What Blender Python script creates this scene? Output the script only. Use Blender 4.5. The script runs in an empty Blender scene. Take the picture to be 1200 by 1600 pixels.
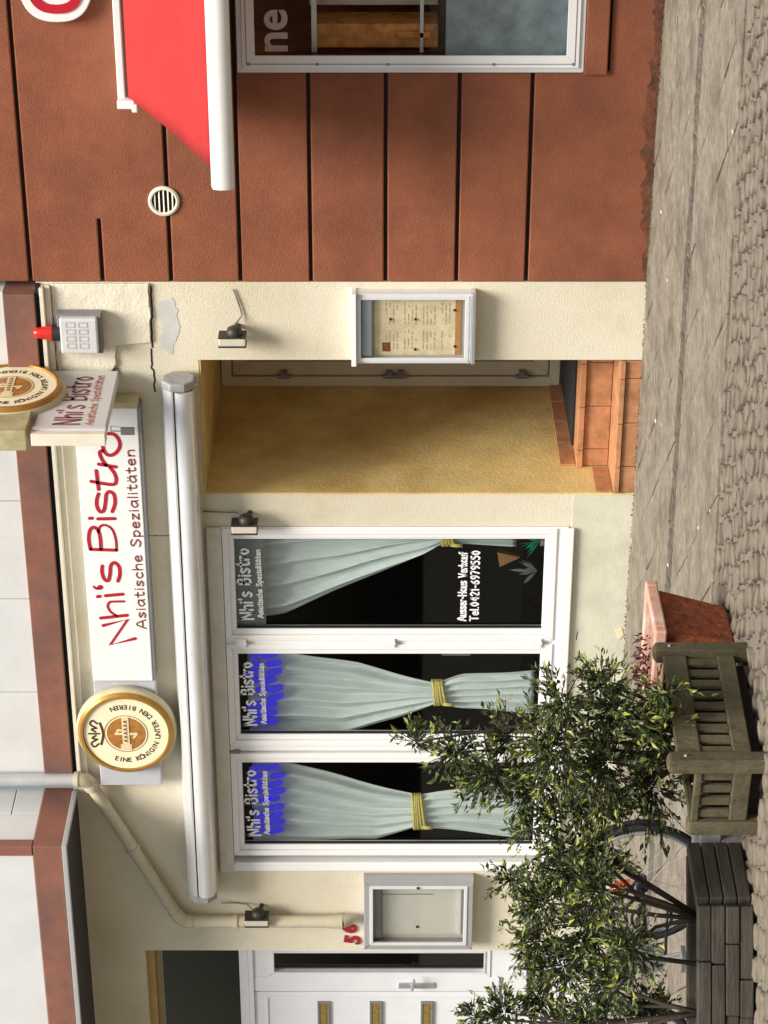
import bpy, bmesh, math, random
from mathutils import Vector, Matrix, noise
R = math.radians
rnd = random.Random(7)
scene = bpy.context.scene
COL = scene.collection

# ------------------------------------------------------------------ camera, sky, sun, exposure
TH = R(29.3)
cd = bpy.data.cameras.new('camera'); cam = bpy.data.objects.new('camera', cd); COL.objects.link(cam)
cd.sensor_fit = 'AUTO'; cd.sensor_width = 36; cd.lens = 36 * 3560 / 1600; cd.shift_x = 0.005; cd.clip_end = 500
fwd = Vector((-math.sin(TH), math.cos(TH), 0)); rgt = Vector((math.cos(TH), math.sin(TH), 0)); upv = Vector((0, 0, 1))
mw = Matrix.Identity(4)
for i in range(3):                                   # the photograph was taken with the phone turned on its side
    mw[i][0] = -upv[i]; mw[i][1] = rgt[i]; mw[i][2] = -fwd[i]
mw.translation = Vector((6.5, -12.56, 1.6)); cam.matrix_world = mw
scene.camera = cam

world = bpy.data.worlds.new('World'); scene.world = world; world.use_nodes = True
wn = world.node_tree.nodes; bg = wn['Background']
sky = wn.new('ShaderNodeTexSky'); sky.sky_type = 'NISHITA'; sky.sun_disc = False
sky.sun_elevation = R(60); sky.sun_rotation = R(148); sky.air_density = 1.6; sky.dust_density = 5; sky.ozone_density = 1.0
world.node_tree.links.new(sky.outputs[0], bg.inputs[0]); bg.inputs[1].default_value = 0.06
sl = bpy.data.lights.new('sun', 'SUN'); sl.energy = 3.7; sl.angle = R(26); sl.color = (1, .95, .87)
so = bpy.data.objects.new('sun', sl); COL.objects.link(so)
sd = Vector((math.sin(R(32)) * math.cos(R(60)), -math.cos(R(32)) * math.cos(R(60)), math.sin(R(60))))
so.rotation_euler = sd.to_track_quat('Z', 'Y').to_euler(); so.location = sd * 30
vs = scene.view_settings; vs.view_transform = 'Standard'; vs.look = 'None'; vs.exposure = 0.75; vs.gamma = 1; vs.use_curve_mapping = False

# ------------------------------------------------------------------ materials
def lin(h):
    h = h.lstrip('#'); o = []
    for i in (0, 2, 4):
        c = int(h[i:i+2], 16) / 255; o.append(c / 12.92 if c <= .04045 else ((c + .055) / 1.055) ** 2.4)
    return o
def M(name, col, rough=.75, var=.12, scale=6, bump=0., bscale=80, metal=0., stretch=(1, 1, 1), dirt=None, dscale=1.5, damt=.5, spec=.4, island=0., coat=0.):
    if isinstance(col, str): col = lin(col)
    m = bpy.data.materials.new(name); m.use_nodes = True; nt = m.node_tree; N = nt.nodes; Lk = nt.links.new
    b = N['Principled BSDF']; b.inputs['Roughness'].default_value = rough; b.inputs['Metallic'].default_value = metal
    b.inputs['Specular IOR Level'].default_value = spec; b.inputs['Coat Weight'].default_value = coat
    geo = N.new('ShaderNodeNewGeometry'); mp = N.new('ShaderNodeMapping'); mp.inputs['Scale'].default_value = stretch
    Lk(geo.outputs['Position'], mp.inputs[0])
    n1 = N.new('ShaderNodeTexNoise'); n1.inputs['Scale'].default_value = scale; n1.inputs['Detail'].default_value = 8; n1.inputs['Roughness'].default_value = .65
    Lk(mp.outputs[0], n1.inputs['Vector'])
    r = N.new('ShaderNodeMapRange'); r.inputs[1].default_value = .3; r.inputs[2].default_value = .7
    r.inputs[3].default_value = 1 - var; r.inputs[4].default_value = 1 + var; Lk(n1.outputs['Fac'], r.inputs[0])
    mul = N.new('ShaderNodeMix'); mul.data_type = 'RGBA'; mul.blend_type = 'MULTIPLY'; mul.inputs['Factor'].default_value = 1
    mul.inputs['A'].default_value = (*col, 1); Lk(r.outputs[0], mul.inputs['B']); out = mul.outputs['Result']
    if island:
        r2 = N.new('ShaderNodeMapRange'); r2.inputs[3].default_value = 1 - island; r2.inputs[4].default_value = 1 + island
        Lk(geo.outputs['Random Per Island'], r2.inputs[0])
        m2 = N.new('ShaderNodeMix'); m2.data_type = 'RGBA'; m2.blend_type = 'MULTIPLY'; m2.inputs['Factor'].default_value = 1
        Lk(out, m2.inputs['A']); Lk(r2.outputs[0], m2.inputs['B']); out = m2.outputs['Result']
    if dirt:
        n2 = N.new('ShaderNodeTexNoise'); n2.inputs['Scale'].default_value = dscale; n2.inputs['Detail'].default_value = 10; n2.inputs['Roughness'].default_value = .7
        Lk(mp.outputs[0], n2.inputs['Vector'])
        r3 = N.new('ShaderNodeMapRange'); r3.inputs[1].default_value = .46; r3.inputs[2].default_value = .70; r3.inputs[4].default_value = damt
        Lk(n2.outputs['Fac'], r3.inputs[0])
        m3 = N.new('ShaderNodeMix'); m3.data_type = 'RGBA'; m3.inputs['B'].default_value = (*(lin(dirt) if isinstance(dirt, str) else dirt), 1)
        Lk(r3.outputs[0], m3.inputs['Factor']); Lk(out, m3.inputs['A']); out = m3.outputs['Result']
    Lk(out, b.inputs['Base Color'])
    if bump:
        n4 = N.new('ShaderNodeTexNoise'); n4.inputs['Scale'].default_value = bscale; n4.inputs['Detail'].default_value = 6; n4.inputs['Roughness'].default_value = .7
        Lk(mp.outputs[0], n4.inputs['Vector'])
        bp = N.new('ShaderNodeBump'); bp.inputs['Strength'].default_value = bump; bp.inputs['Distance'].default_value = .01
        Lk(n4.outputs['Fac'], bp.inputs['Height']); Lk(bp.outputs[0], b.inputs['Normal'])
    return m
def emit(name, col, s):
    m = bpy.data.materials.new(name); m.use_nodes = True; b = m.node_tree.nodes['Principled BSDF']
    b.inputs['Base Color'].default_value = (*col, 1); b.inputs['Emission Color'].default_value = (*col, 1); b.inputs['Emission Strength'].default_value = s
    return m
def glass(name, refl=1.0, tint=(.96, .98, .97)):
    m = bpy.data.materials.new(name); m.use_nodes = True; nt = m.node_tree; N = nt.nodes; N.clear()
    o = N.new('ShaderNodeOutputMaterial'); t = N.new('ShaderNodeBsdfTransparent'); t.inputs[0].default_value = (*tint, 1)
    g = N.new('ShaderNodeBsdfGlossy'); g.inputs['Roughness'].default_value = .02
    fr = N.new('ShaderNodeFresnel'); fr.inputs[0].default_value = 1.45
    mt = N.new('ShaderNodeMath'); mt.operation = 'MULTIPLY'; mt.inputs[1].default_value = refl
    mx = N.new('ShaderNodeMixShader'); L = nt.links.new
    L(fr.outputs[0], mt.inputs[0]); L(mt.outputs[0], mx.inputs[0]); L(t.outputs[0], mx.inputs[1]); L(g.outputs[0], mx.inputs[2]); L(mx.outputs[0], o.inputs[0])
    return m
def film(name, col, a):
    m = bpy.data.materials.new(name); m.use_nodes = True; b = m.node_tree.nodes['Principled BSDF']
    b.inputs['Base Color'].default_value = (*col, 1); b.inputs['Alpha'].default_value = a; b.inputs['Roughness'].default_value = .6
    return m

CREAM = M('cream plaster', (.71, .66, .525), .88, .10, 2.2, .6, 110, dirt=(.47, .41, .26), dscale=1.1, damt=.75)
CREAM2 = M('pale plaster coat', (.73, .69, .57), .85, .08, 5, .8, 22, dirt=(.55, .50, .38), dscale=4, damt=.5)
PLINTH = M('plinth paint', (.60, .585, .475), .85, .08, 4, .3, 90, dirt=(.36, .33, .24), dscale=3, damt=.35)
OCHRE = M('ochre plaster', (.70, .53, .22), .85, .12, 4, .6, 50, dirt=(.46, .22, .04), dscale=1.2, damt=.75)  # brown mottling also stands in for the browner shade inside the recess
ORANGE = M('red brown stucco', (.262, .088, .043), .9, .20, 2.6, .7, 120, dirt=(.165, .055, .030), dscale=1.5, damt=.75)
GROOVE = M('groove shadow gap mortar', (.035, .02, .016), .9)
MOULD = M('light trim', (.70, .66, .54), .7, .08, 8)
BROWN = M('brown band paint', (.23, .098, .066), .7, .15, 5, .2, 60, dirt=(.085, .062, .066), dscale=1.3, damt=.85)
WHITEWALL = M('upper white panel', (.60, .61, .61), .7, .05, 3, dirt=(.48, .48, .46), dscale=2, damt=.4)
WHITE = M('white window plastic', (.80, .80, .80), .35, .03, 5, dirt=(.6, .59, .55), dscale=5, damt=.25)
WHITE2 = M('white door paint', (.70, .71, .74), .4, .04, 5)
SIGNW = M('white sign face', (.82, .82, .80), .35, .03, 4, dirt=(.66, .65, .6), dscale=6, damt=.25)
ALU = M('brushed aluminium', (.62, .63, .65), .32, .06, 12, metal=.75)
ALUW = M('pale aluminium frame', (.72, .73, .75), .38, .04, 10, metal=.25)
SILVER = M('silver cassette paint', (.78, .78, .78), .27, .08, 6, metal=.45, stretch=(.3, 3, 3), dirt=(.46, .44, .40), dscale=5, damt=.5)
GREY = M('grey plate paint', (.46, .47, .52), .5, .05, 6)
GREYD = M('grey metal', (.22, .22, .23), .5, .08, 12, metal=.3)
DARK = M('dark gap', (.012, .012, .013), .8)
BLACK = M('black rubber', (.018, .018, .019), .55)
INT = M('dark interior', (.02, .019, .018), .9)
RED = M('red awning cloth', (.46, .026, .026), .85, .14, 5, .5, 240, dirt=(.30, .02, .02), dscale=1.5, damt=.5)
AWNW = M('white awning bar', (.76, .77, .75), .4, .05, 6, dirt=(.50, .49, .44), dscale=3, damt=.4)
SIGNRED = M('sign letter red', (.40, .012, .03), .5, .1, 30)
SIGNBROWN = M('subtitle brown red', (.22, .07, .06), .6, .1, 30)
LETRED = M('lettering red', (.30, .015, .03), .4)
LETWHITE = M('window lettering white', (.85, .87, .88), .5)
DISC = M('beer sign cream', (.82, .77, .54), .3, .05, 5, dirt=(.75, .62, .3), dscale=4, damt=.4)
GOLD = M('gold rim', (.40, .21, .045), .35, .15, 14, metal=.4)
AMBER = M('amber centre', (.36, .16, .035), .4, .35, 20)
DRUM = M('sign drum olive', (.50, .46, .30), .5, .15, 6)
INK = M('sign ink brown', (.07, .035, .02), .6)
PIPE = M('cream painted pipe', (.52, .475, .35), .5, .08, 8, dirt=(.36, .31, .2), dscale=6, damt=.3)
ZINC = M('zinc pipe', (.46, .47, .48), .45, .08, 9, metal=.3)
TILE = M('terracotta tile', (.46, .22, .105), .55, .25, 9, .3, 50, dirt=(.24, .10, .05), dscale=6, damt=.7)
GROUT = M('grout', (.16, .09, .06), .9)
MAT = M('doormat', (.02, .02, .022), .95, .3, 80, .6, 300)
CURT = M('pale curtain cloth', (.66, .715, .715), .9, .10, 9, .35, 90, stretch=(3, 1, .5))
ROPE = M('yellow rope', (.60, .50, .16), .8, .25, 60, .5, 200)
PAPER = M('yellowed menu paper', (.88, .80, .58), .8, .12, 18, dirt=(.58, .50, .32), dscale=12, damt=.7)
PAPERW = M('pale paper', (.66, .69, .66), .8, .04, 10)
CORK = M('orange backing strip', (.55, .28, .10), .8)
LAMPD = M('dark lamp body', (.03, .026, .022), .5)
LAMPB = M('beige lamp housing', (.55, .51, .42), .5, .08, 20)
BEACON = M('red beacon plastic', (.55, .02, .015), .25, .05, 10, coat=.3)
ALARMG = M('alarm box grey', (.56, .57, .58), .5, .06, 12)
ALARMT = M('alarm print', (.38, .39, .41), .6)
PAVE = M('paving slab', (.205, .178, .138), .95, .36, 16, 1.0, 45, dirt=(.085, .068, .048), dscale=3.0, damt=.9, island=.10)
SAND = M('joint sand', (.17, .15, .12), .95, .25, 20, .8, 60)
COBBLE = M('cobble stone', (.175, .148, .112), .85, .25, 12, .7, 60, dirt=(.13, .11, .09), dscale=7, damt=.6)
SETT = M('dark setts', (.10, .085, .07), .9, .3, 15, .8, 60)
WOOD = M('weathered bench wood', (.100, .082, .047), .85, .45, 16, .8, 50, stretch=(1.2, 1.2, .6), dirt=(.035, .042, .018), dscale=4, damt=.9)
WOODD = M('dark wet timber', (.045, .039, .030), .8, .55, 12, .5, 40, stretch=(.35, .35, 2.2), dirt=(.04, .038, .034), dscale=4, damt=.6)
TERRA = M('rust planter', (.30, .078, .034), .9, .6, 26, .9, 50, dirt=(.13, .04, .022), dscale=9, damt=.85)
TERRAL = M('pale terracotta rim', (.56, .30, .23), .7, .15, 20, .2, 60, dirt=(.70, .62, .55), dscale=7, damt=.6)
SOIL = M('soil', (.035, .025, .018), .95, .4, 40, .8, 60)
LEAF = M('bush leaf', (.042, .066, .016), .5, .25, 5, island=.65, spec=.5)
LEAFLIT = M('yellow green leaf highlight', (.20, .22, .038), .5, .2, 5, island=.6, spec=.5)  # highlights on the outer leaves, put into the colour
BARK = M('bark', (.045, .034, .025), .9, .3, 40, .6, 80)
PLANTG = M('green plastic plant', (.03, .38, .22), .4, .2, 30)
TYRE = M('tyre', (.014, .014, .015), .7)
CHROME = M('rim metal', (.70, .71, .72), .25, metal=.8)
BIKEBLK = M('black bike paint', (.015, .015, .017), .3)
REFL = M('orange reflector', (.65, .10, .02), .25)
CONC = M('pale concrete', (.42, .42, .41), .85, .12, 10, .4, 80, dirt=(.2, .2, .2), dscale=8, damt=.5)
MOSS = M('moss', (.10, .105, .05), .95, .4, 40, .5, 80)
BRASS = M('brass flap', (.42, .30, .09), .35, .2, 40, metal=.6)
GLASS = glass('window glass', .42)
GLASSC = glass('case glass', .5, (1, .99, .97))
LED = emit('blue led light', (.05, .035, .70), .28)
FROST = film('frosted film', (.27, .32, .37), .8); FROST2 = M('mottled frosted film', (.27, .31, .35), .5, .45, 5)
SMOKE = film('grey window film', (.30, .33, .34), .55)

# ------------------------------------------------------------------ mesh helpers
class MB:
    def __init__(s): s.v = []; s.f = []
    def add(s, vs, fs):
        n = len(s.v); s.v += [tuple(v) for v in vs]; s.f += [tuple(i + n for i in f) for f in fs]; return s
    def box(s, x0, x1, y0, y1, z0, z1):
        return s.add([(x0, y0, z0), (x1, y0, z0), (x1, y1, z0), (x0, y1, z0), (x0, y0, z1), (x1, y0, z1), (x1, y1, z1), (x0, y1, z1)],
                     [(0, 3, 2, 1), (4, 5, 6, 7), (0, 1, 5, 4), (1, 2, 6, 5), (2, 3, 7, 6), (3, 0, 4, 7)])
    def hexa(s, p):     # eight corners, lower four then upper four
        return s.add(p, [(0, 3, 2, 1), (4, 5, 6, 7), (0, 1, 5, 4), (1, 2, 6, 5), (2, 3, 7, 6), (3, 0, 4, 7)])
    def tube(s, pts, r, n=10, cap=True):
        pts = [Vector(p) for p in pts]; rs = r if isinstance(r, (list, tuple)) else [r] * len(pts)
        rings = []; pn = None
        for i, p in enumerate(pts):
            t = (pts[min(i + 1, len(pts) - 1)] - pts[max(i - 1, 0)]).normalized()
            if pn is None: a = Vector((0, 0, 1)) if abs(t.z) < .9 else Vector((1, 0, 0)); pn = a.cross(t).normalized()
            u = (pn - t * pn.dot(t)).normalized(); pn = u; w = t.cross(u)
            rings.append([p + (u * math.cos(2 * math.pi * k / n) + w * math.sin(2 * math.pi * k / n)) * rs[i] for k in range(n)])
        base = len(s.v); s.v += [tuple(q) for rg in rings for q in rg]
        for i in range(len(pts) - 1):
            for k in range(n):
                a = base + i * n + k; b = base + i * n + (k + 1) % n; s.f.append((a, b, b + n, a + n))
        if cap:
            s.f.append(tuple(base + k for k in reversed(range(n)))); s.f.append(tuple(base + (len(pts) - 1) * n + k for k in range(n)))
        return s
    def prism(s, poly, y0, y1):     # polygon in XZ
        n = len(poly); A = [(x, y0, z) for x, z in poly]; B = [(x, y1, z) for x, z in poly]
        ar = sum(poly[i][0] * poly[(i + 1) % n][1] - poly[(i + 1) % n][0] * poly[i][1] for i in range(n))
        idx = list(range(n)) if ar > 0 else list(reversed(range(n)))
        fs = [tuple(idx), tuple(i + n for i in reversed(idx))]
        for k in range(n): a, b = idx[k], idx[(k + 1) % n]; fs.append((b, a, a + n, b + n))
        return s.add(A + B, fs)
    def ring(s, x0, x1, z0, z1, w, y0, y1):
        s.hexa([(x0, y0, z0), (x1, y0, z0), (x1, y1, z0), (x0, y1, z0), (x0 + w, y0, z0 + w), (x1 - w, y0, z0 + w), (x1 - w, y1, z0 + w), (x0 + w, y1, z0 + w)])
        s.hexa([(x0 + w, y0, z1 - w), (x1 - w, y0, z1 - w), (x1 - w, y1, z1 - w), (x0 + w, y1, z1 - w), (x0, y0, z1), (x1, y0, z1), (x1, y1, z1), (x0, y1, z1)])
        s.add([(x0, y0, z0), (x0 + w, y0, z0 + w), (x0 + w, y0, z1 - w), (x0, y0, z1), (x0, y1, z0), (x0 + w, y1, z0 + w), (x0 + w, y1, z1 - w), (x0, y1, z1)],
              [(0, 1, 2, 3), (7, 6, 5, 4), (0, 3, 7, 4), (1, 5, 6, 2)])
        s.add([(x1 - w, y0, z0 + w), (x1, y0, z0), (x1, y0, z1), (x1 - w, y0, z1 - w), (x1 - w, y1, z0 + w), (x1, y1, z0), (x1, y1, z1), (x1 - w, y1, z1 - w)],
              [(0, 1, 2, 3), (7, 6, 5, 4), (0, 3, 7, 4), (1, 5, 6, 2)])
        return s
    def lathe(s, prof, c, axis, n=40, close=True):    # prof: (radius, along axis)
        ax = Vector(axis).normalized(); a = Vector((0, 0, 1)) if abs(ax.z) < .9 else Vector((1, 0, 0))
        u = a.cross(ax).normalized(); w = ax.cross(u); c = Vector(c); b = len(s.v)
        for r, d in prof:
            for k in range(n):
                t = 2 * math.pi * k / n; s.v.append(tuple(c + ax * d + (u * math.cos(t) + w * math.sin(t)) * r))
        for i in range(len(prof) - 1):
            for k in range(n):
                k2 = (k + 1) % n; s.f.append((b + i * n + k, b + i * n + k2, b + (i + 1) * n + k2, b + (i + 1) * n + k))
        if close:
            s.f.append(tuple(b + k for k in reversed(range(n)))); s.f.append(tuple(b + (len(prof) - 1) * n + k for k in range(n)))
        return s
    def stroke(s, pts, w, to3, th=.004, smooth=True):  # a pen stroke with round ends, extruded; to3(x, z, d) places it
        P = [Vector((p[0], p[1])) for p in pts]
        if smooth and len(P) > 2:
            Q = []
            for i in range(len(P) - 1):
                p0 = P[max(i - 1, 0)]; p1 = P[i]; p2 = P[i + 1]; p3 = P[min(i + 2, len(P) - 1)]
                for k in range(5):
                    t = k / 5; Q.append(.5 * (2 * p1 + (p2 - p0) * t + (2 * p0 - 5 * p1 + 4 * p2 - p3) * t * t + (3 * p1 - p0 - 3 * p2 + p3) * t ** 3))
            Q.append(P[-1]); P = Q
        L = []; Rr = []; m = len(P)
        for i in range(m):
            t = (P[min(i + 1, m - 1)] - P[max(i - 1, 0)])
            t = t.normalized() if t.length > 1e-9 else Vector((1, 0)); nn = Vector((-t.y, t.x))
            L.append(P[i] + nn * w); Rr.append(P[i] - nn * w)
        t0 = (P[0] - P[1]).normalized(); t1 = (P[-1] - P[-2]).normalized()
        for q, tt, side in ((P[0], t0, 0), (P[-1], t1, 1)): pass
        rows = [[P[0] + t0 * w * .8 + (L[0] - P[0]) * .5, P[0] + t0 * w * .8 + (Rr[0] - P[0]) * .5]]
        rows += [[L[i], Rr[i]] for i in range(m)]
        rows += [[P[-1] + t1 * w * .8 + (L[-1] - P[-1]) * .5, P[-1] + t1 * w * .8 + (Rr[-1] - P[-1]) * .5]]
        k = len(rows); vsx = [to3(q.x, q.y, 0) for r_ in rows for q in r_] + [to3(q.x, q.y, th) for r_ in rows for q in r_]
        fs = []
        for i in range(k - 1):
            a = 2 * i; fs.append((a, a + 1, a + 3, a + 2)); a += 2 * k; fs.append((a, a + 2, a + 3, a + 1))
            fs.append((2 * i, 2 * i + 2, 2 * i + 2 + 2 * k, 2 * i + 2 * k)); fs.append((2 * i + 1, 2 * i + 1 + 2 * k, 2 * i + 3 + 2 * k, 2 * i + 3))
        return s.add(vsx, fs)
    def mesh(s, name, mats, smooth=False):
        me = bpy.data.meshes.new(name); me.from_pydata(s.v, [], s.f)
        for m in (mats if isinstance(mats, (list, tuple)) else [mats]): me.materials.append(m)
        if smooth: me.polygons.foreach_set('use_smooth', [True] * len(me.polygons))
        bm = bmesh.new(); bm.from_mesh(me); bmesh.ops.recalc_face_normals(bm, faces=bm.faces); bm.to_mesh(me); bm.free()
        return me

def link(name, me, parent=None):
    o = bpy.data.objects.new(name, me); COL.objects.link(o)
    if parent is not None: o.parent = parent
    return o
def obj(name, mb, mat, parent=None, bev=0, smooth=False, seg=2):
    o = link(name, mb.mesh(name, mat, smooth), parent)
    if bev:
        b = o.modifiers.new('bevel', 'BEVEL'); b.width = bev; b.segments = seg; b.limit_method = 'ANGLE'; b.angle_limit = R(50)
    if parent is not None and parent.type == 'EMPTY' or (parent is not None and True):
        p = parent; off = Vector((0, 0, 0))
        while p is not None: off += p.location; p = p.parent
        if off.length > 0: o.data.transform(Matrix.Translation(-off))
    if name in ('ring_lettering', 'subtitle_lettering', 'pane_lettering', 'frame_screws', 'spokes', 'alarm_print', 'lettering', 'crack_and_edge_shade', 'twigs', 'folding_arm'): o['kind'] = 'stuff'
    return o
def tag(o, label, cat, group=None, kind=None):
    o['label'] = label; o['category'] = cat
    if group: o['group'] = group
    if kind: o['kind'] = kind
    return o
def thing(name, label, cat, loc=(0, 0, 0), group=None):
    o = bpy.data.objects.new(name, None); COL.objects.link(o); o.location = loc; o.empty_display_size = .1
    return tag(o, label, cat, group)
def structure(o): o['kind'] = 'structure'; return o
def stuff(o): o['kind'] = 'stuff'; return o
def autosmooth(o, ang=40):
    me = o.data; me.polygons.foreach_set('use_smooth', [True] * len(me.polygons))
    bm = bmesh.new(); bm.from_mesh(me)
    for e in bm.edges:
        if len(e.link_faces) == 2 and e.calc_face_angle(0) > R(ang): e.smooth = False
    bm.to_mesh(me); bm.free(); return o
def wall(mb, x0, x1, z0, z1, holes, y0, y1):
    xs = sorted({x0, x1, *[h[0] for h in holes], *[h[1] for h in holes]}); zs = sorted({z0, z1, *[h[2] for h in holes], *[h[3] for h in holes]})
    xs = [x for x in xs if x0 <= x <= x1]; zs = [z for z in zs if z0 <= z <= z1]
    def solid(i, j):
        if i < 0 or j < 0 or i >= len(xs) - 1 or j >= len(zs) - 1: return False
        cx = (xs[i] + xs[i + 1]) / 2; cz = (zs[j] + zs[j + 1]) / 2
        return not any(h[0] < cx < h[1] and h[2] < cz < h[3] for h in holes)
    for i in range(len(xs) - 1):
        for j in range(len(zs) - 1):
            if not solid(i, j): continue
            a, b, c, d = xs[i], xs[i + 1], zs[j], zs[j + 1]
            mb.add([(a, y0, c), (b, y0, c), (b, y0, d), (a, y0, d)], [(0, 1, 2, 3)])
            mb.add([(a, y1, c), (b, y1, c), (b, y1, d), (a, y1, d)], [(3, 2, 1, 0)])
            if not solid(i - 1, j): mb.add([(a, y0, c), (a, y1, c), (a, y1, d), (a, y0, d)], [(3, 2, 1, 0)])
            if not solid(i + 1, j): mb.add([(b, y0, c), (b, y1, c), (b, y1, d), (b, y0, d)], [(0, 1, 2, 3)])
            if not solid(i, j - 1): mb.add([(a, y0, c), (b, y0, c), (b, y1, c), (a, y1, c)], [(3, 2, 1, 0)])
            if not solid(i, j + 1): mb.add([(a, y0, d), (b, y0, d), (b, y1, d), (a, y1, d)], [(0, 1, 2, 3)])
    return mb

# pen-stroke alphabet: x to the right, z up, capital height 1
G = {'A': (.7, [[(0, 0), (.35, 1), (.7, 0)], [(.15, .35), (.55, .35)]]), 'a': (.55, [[(.5, .55), (.25, .65), (.02, .35), (.2, .02), (.48, .3)], [(.5, .62), (.5, .1), (.55, 0)]]),
     's': (.45, [[(.42, .56), (.2, .64), (.05, .5), (.22, .34), (.42, .18), (.2, 0), (.02, .1)]]), 'i': (.14, [[(.07, 0), (.07, .6)], [(.07, .82), (.07, .88)]]),
     't': (.42, [[(.2, .95), (.18, .2), (.28, .02), (.42, .08)], [(.0, .65), (.4, .65)]]), 'c': (.48, [[(.46, .54), (.25, .64), (.03, .35), (.2, .02), (.46, .1)]]),
     'h': (.5, [[(.05, 1), (.05, 0)], [(.05, .4), (.25, .62), (.45, .5), (.46, 0)]]), 'e': (.5, [[(.05, .32), (.46, .38), (.3, .64), (.05, .45), (.1, .08), (.3, 0), (.47, .1)]]),
     'S': (.6, [[(.55, .85), (.3, 1), (.06, .8), (.28, .54), (.56, .28), (.3, 0), (.02, .14)]]), 'p': (.5, [[(.05, .62), (.05, -.32)], [(.05, .5), (.28, .64), (.48, .35), (.28, .02), (.05, .1)]]),
     'z': (.45, [[(.03, .6), (.42, .6)], [(.42, .6), (.03, 0)], [(.03, 0), (.44, 0)]]), 'l': (.12, [[(.06, 1), (.06, 0)]]),
     'ä': (.55, [[(.5, .55), (.25, .65), (.02, .35), (.2, .02), (.48, .3)], [(.5, .62), (.5, .1), (.55, 0)], [(.14, .82), (.14, .87)], [(.38, .82), (.38, .87)]]),
     'n': (.5, [[(.05, .62), (.05, 0)], [(.05, .4), (.25, .62), (.44, .5), (.45, 0)]]), 'N': (.7, [[(.05, 0), (.05, 1)], [(.05, 1), (.62, 0)], [(.62, 0), (.62, 1)]]),
     "'": (.15, [[(.07, 1), (.05, .78)]]), 'B': (.6, [[(.05, 0), (.05, 1)], [(.05, 1), (.45, .92), (.4, .6), (.05, .54)], [(.05, .54), (.5, .46), (.5, .1), (.05, 0)]]),
     'r': (.38, [[(.05, .62), (.05, 0)], [(.05, .4), (.2, .6), (.36, .6)]]), 'o': (.52, [[(.25, .62), (.03, .35), (.25, 0), (.48, .3), (.25, .62)]]),
     'u': (.5, [[(.05, .62), (.06, .15), (.25, 0), (.44, .2)], [(.45, .62), (.45, 0)]]), 'H': (.65, [[(.05, 0), (.05, 1)], [(.6, 0), (.6, 1)], [(.05, .52), (.6, .52)]]),
     'V': (.65, [[(.02, 1), (.32, 0)], [(.32, 0), (.62, 1)]]), 'k': (.48, [[(.05, 1), (.05, 0)], [(.42, .6), (.07, .28)], [(.15, .35), (.45, 0)]]),
     'f': (.38, [[(.38, .95), (.2, .95), (.16, .6), (.16, 0)], [(.0, .6), (.34, .6)]]), 'T': (.6, [[(0, 1), (.6, 1)], [(.3, 1), (.3, 0)]]), '.': (.14, [[(.06, .0), (.08, .03)]]),
     '-': (.35, [[(.05, .42), (.3, .42)]]), '0': (.5, [[(.25, 1), (.04, .5), (.25, 0), (.46, .5), (.25, 1)]]), '4': (.55, [[(.4, 0), (.4, 1)], [(.4, 1), (.03, .32)], [(.03, .32), (.52, .32)]]),
     '2': (.5, [[(.04, .78), (.25, 1), (.45, .72), (.05, 0)], [(.05, 0), (.48, 0)]]), '1': (.25, [[(.02, .78), (.17, 1)], [(.17, 1), (.17, 0)]]),
     '6': (.5, [[(.4, .95), (.08, .5), (.1, .1), (.28, 0), (.46, .25), (.28, .52), (.07, .35)]]), '9': (.5, [[(.44, .65), (.24, .48), (.06, .72), (.24, 1), (.44, .8), (.42, .35), (.2, 0)]]),
     '7': (.48, [[(.02, 1), (.46, 1)], [(.46, 1), (.15, 0)]]), '5': (.5, [[(.44, 1), (.1, 1)], [(.1, 1), (.07, .58)], [(.07, .58), (.3, .62), (.46, .32), (.28, 0), (.03, .08)]]), ' ': (.35, [])}
def write(mb, text, x0, x1, z0, z1, h, w, to3, th=.003, jitter=0):
    tot = sum(G[c][0] + .16 for c in text) - .16; k = (x1 - x0) / tot; x = 0
    for c in text:
        adv, sts = G[c]; dz = rnd.uniform(-jitter, jitter)
        for st in sts:
            mb.stroke([(x0 + (x + p[0]) * k, z0 + (z1 - z0) * (x + p[0]) / tot + (p[1] + dz) * h) for p in st], w, to3, th, len(st) > 2)
        x += adv + .16
    return mb
def facade(y): return lambda x, z, d: (x, y - d, z)

def text_mesh(body, size, ext, off=0.):
    cu = bpy.data.curves.new('txt', 'FONT'); cu.body = body; cu.size = size; cu.extrude = ext; cu.offset = off; cu.resolution_u = 4
    cu.align_x = 'CENTER'; cu.align_y = 'BOTTOM_BASELINE'
    o = bpy.data.objects.new('txt', cu); COL.objects.link(o)
    dg = bpy.context.evaluated_depsgraph_get(); me = bpy.data.meshes.new_from_object(o.evaluated_get(dg))
    vs_ = [v.co.copy() for v in me.vertices]; fs_ = [tuple(p.vertices) for p in me.polygons]
    bpy.data.objects.remove(o); bpy.data.curves.remove(cu); bpy.data.meshes.remove(me)
    return vs_, fs_
def put_text(mb, body, size, ext, mat, off=0.):
    v, f = text_mesh(body, size, ext, off); mb.add([mat @ q for q in v], f); return mb
XZ = Matrix(((1, 0, 0, 0), (0, 0, -1, 0), (0, 1, 0, 0), (0, 0, 0, 1)))     # text plane -> facade plane, facing the street
YZ = Matrix(((0, 0, 1, 0), (1, 0, 0, 0), (0, 1, 0, 0), (0, 0, 0, 1)))      # text plane -> plane facing +X

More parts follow.
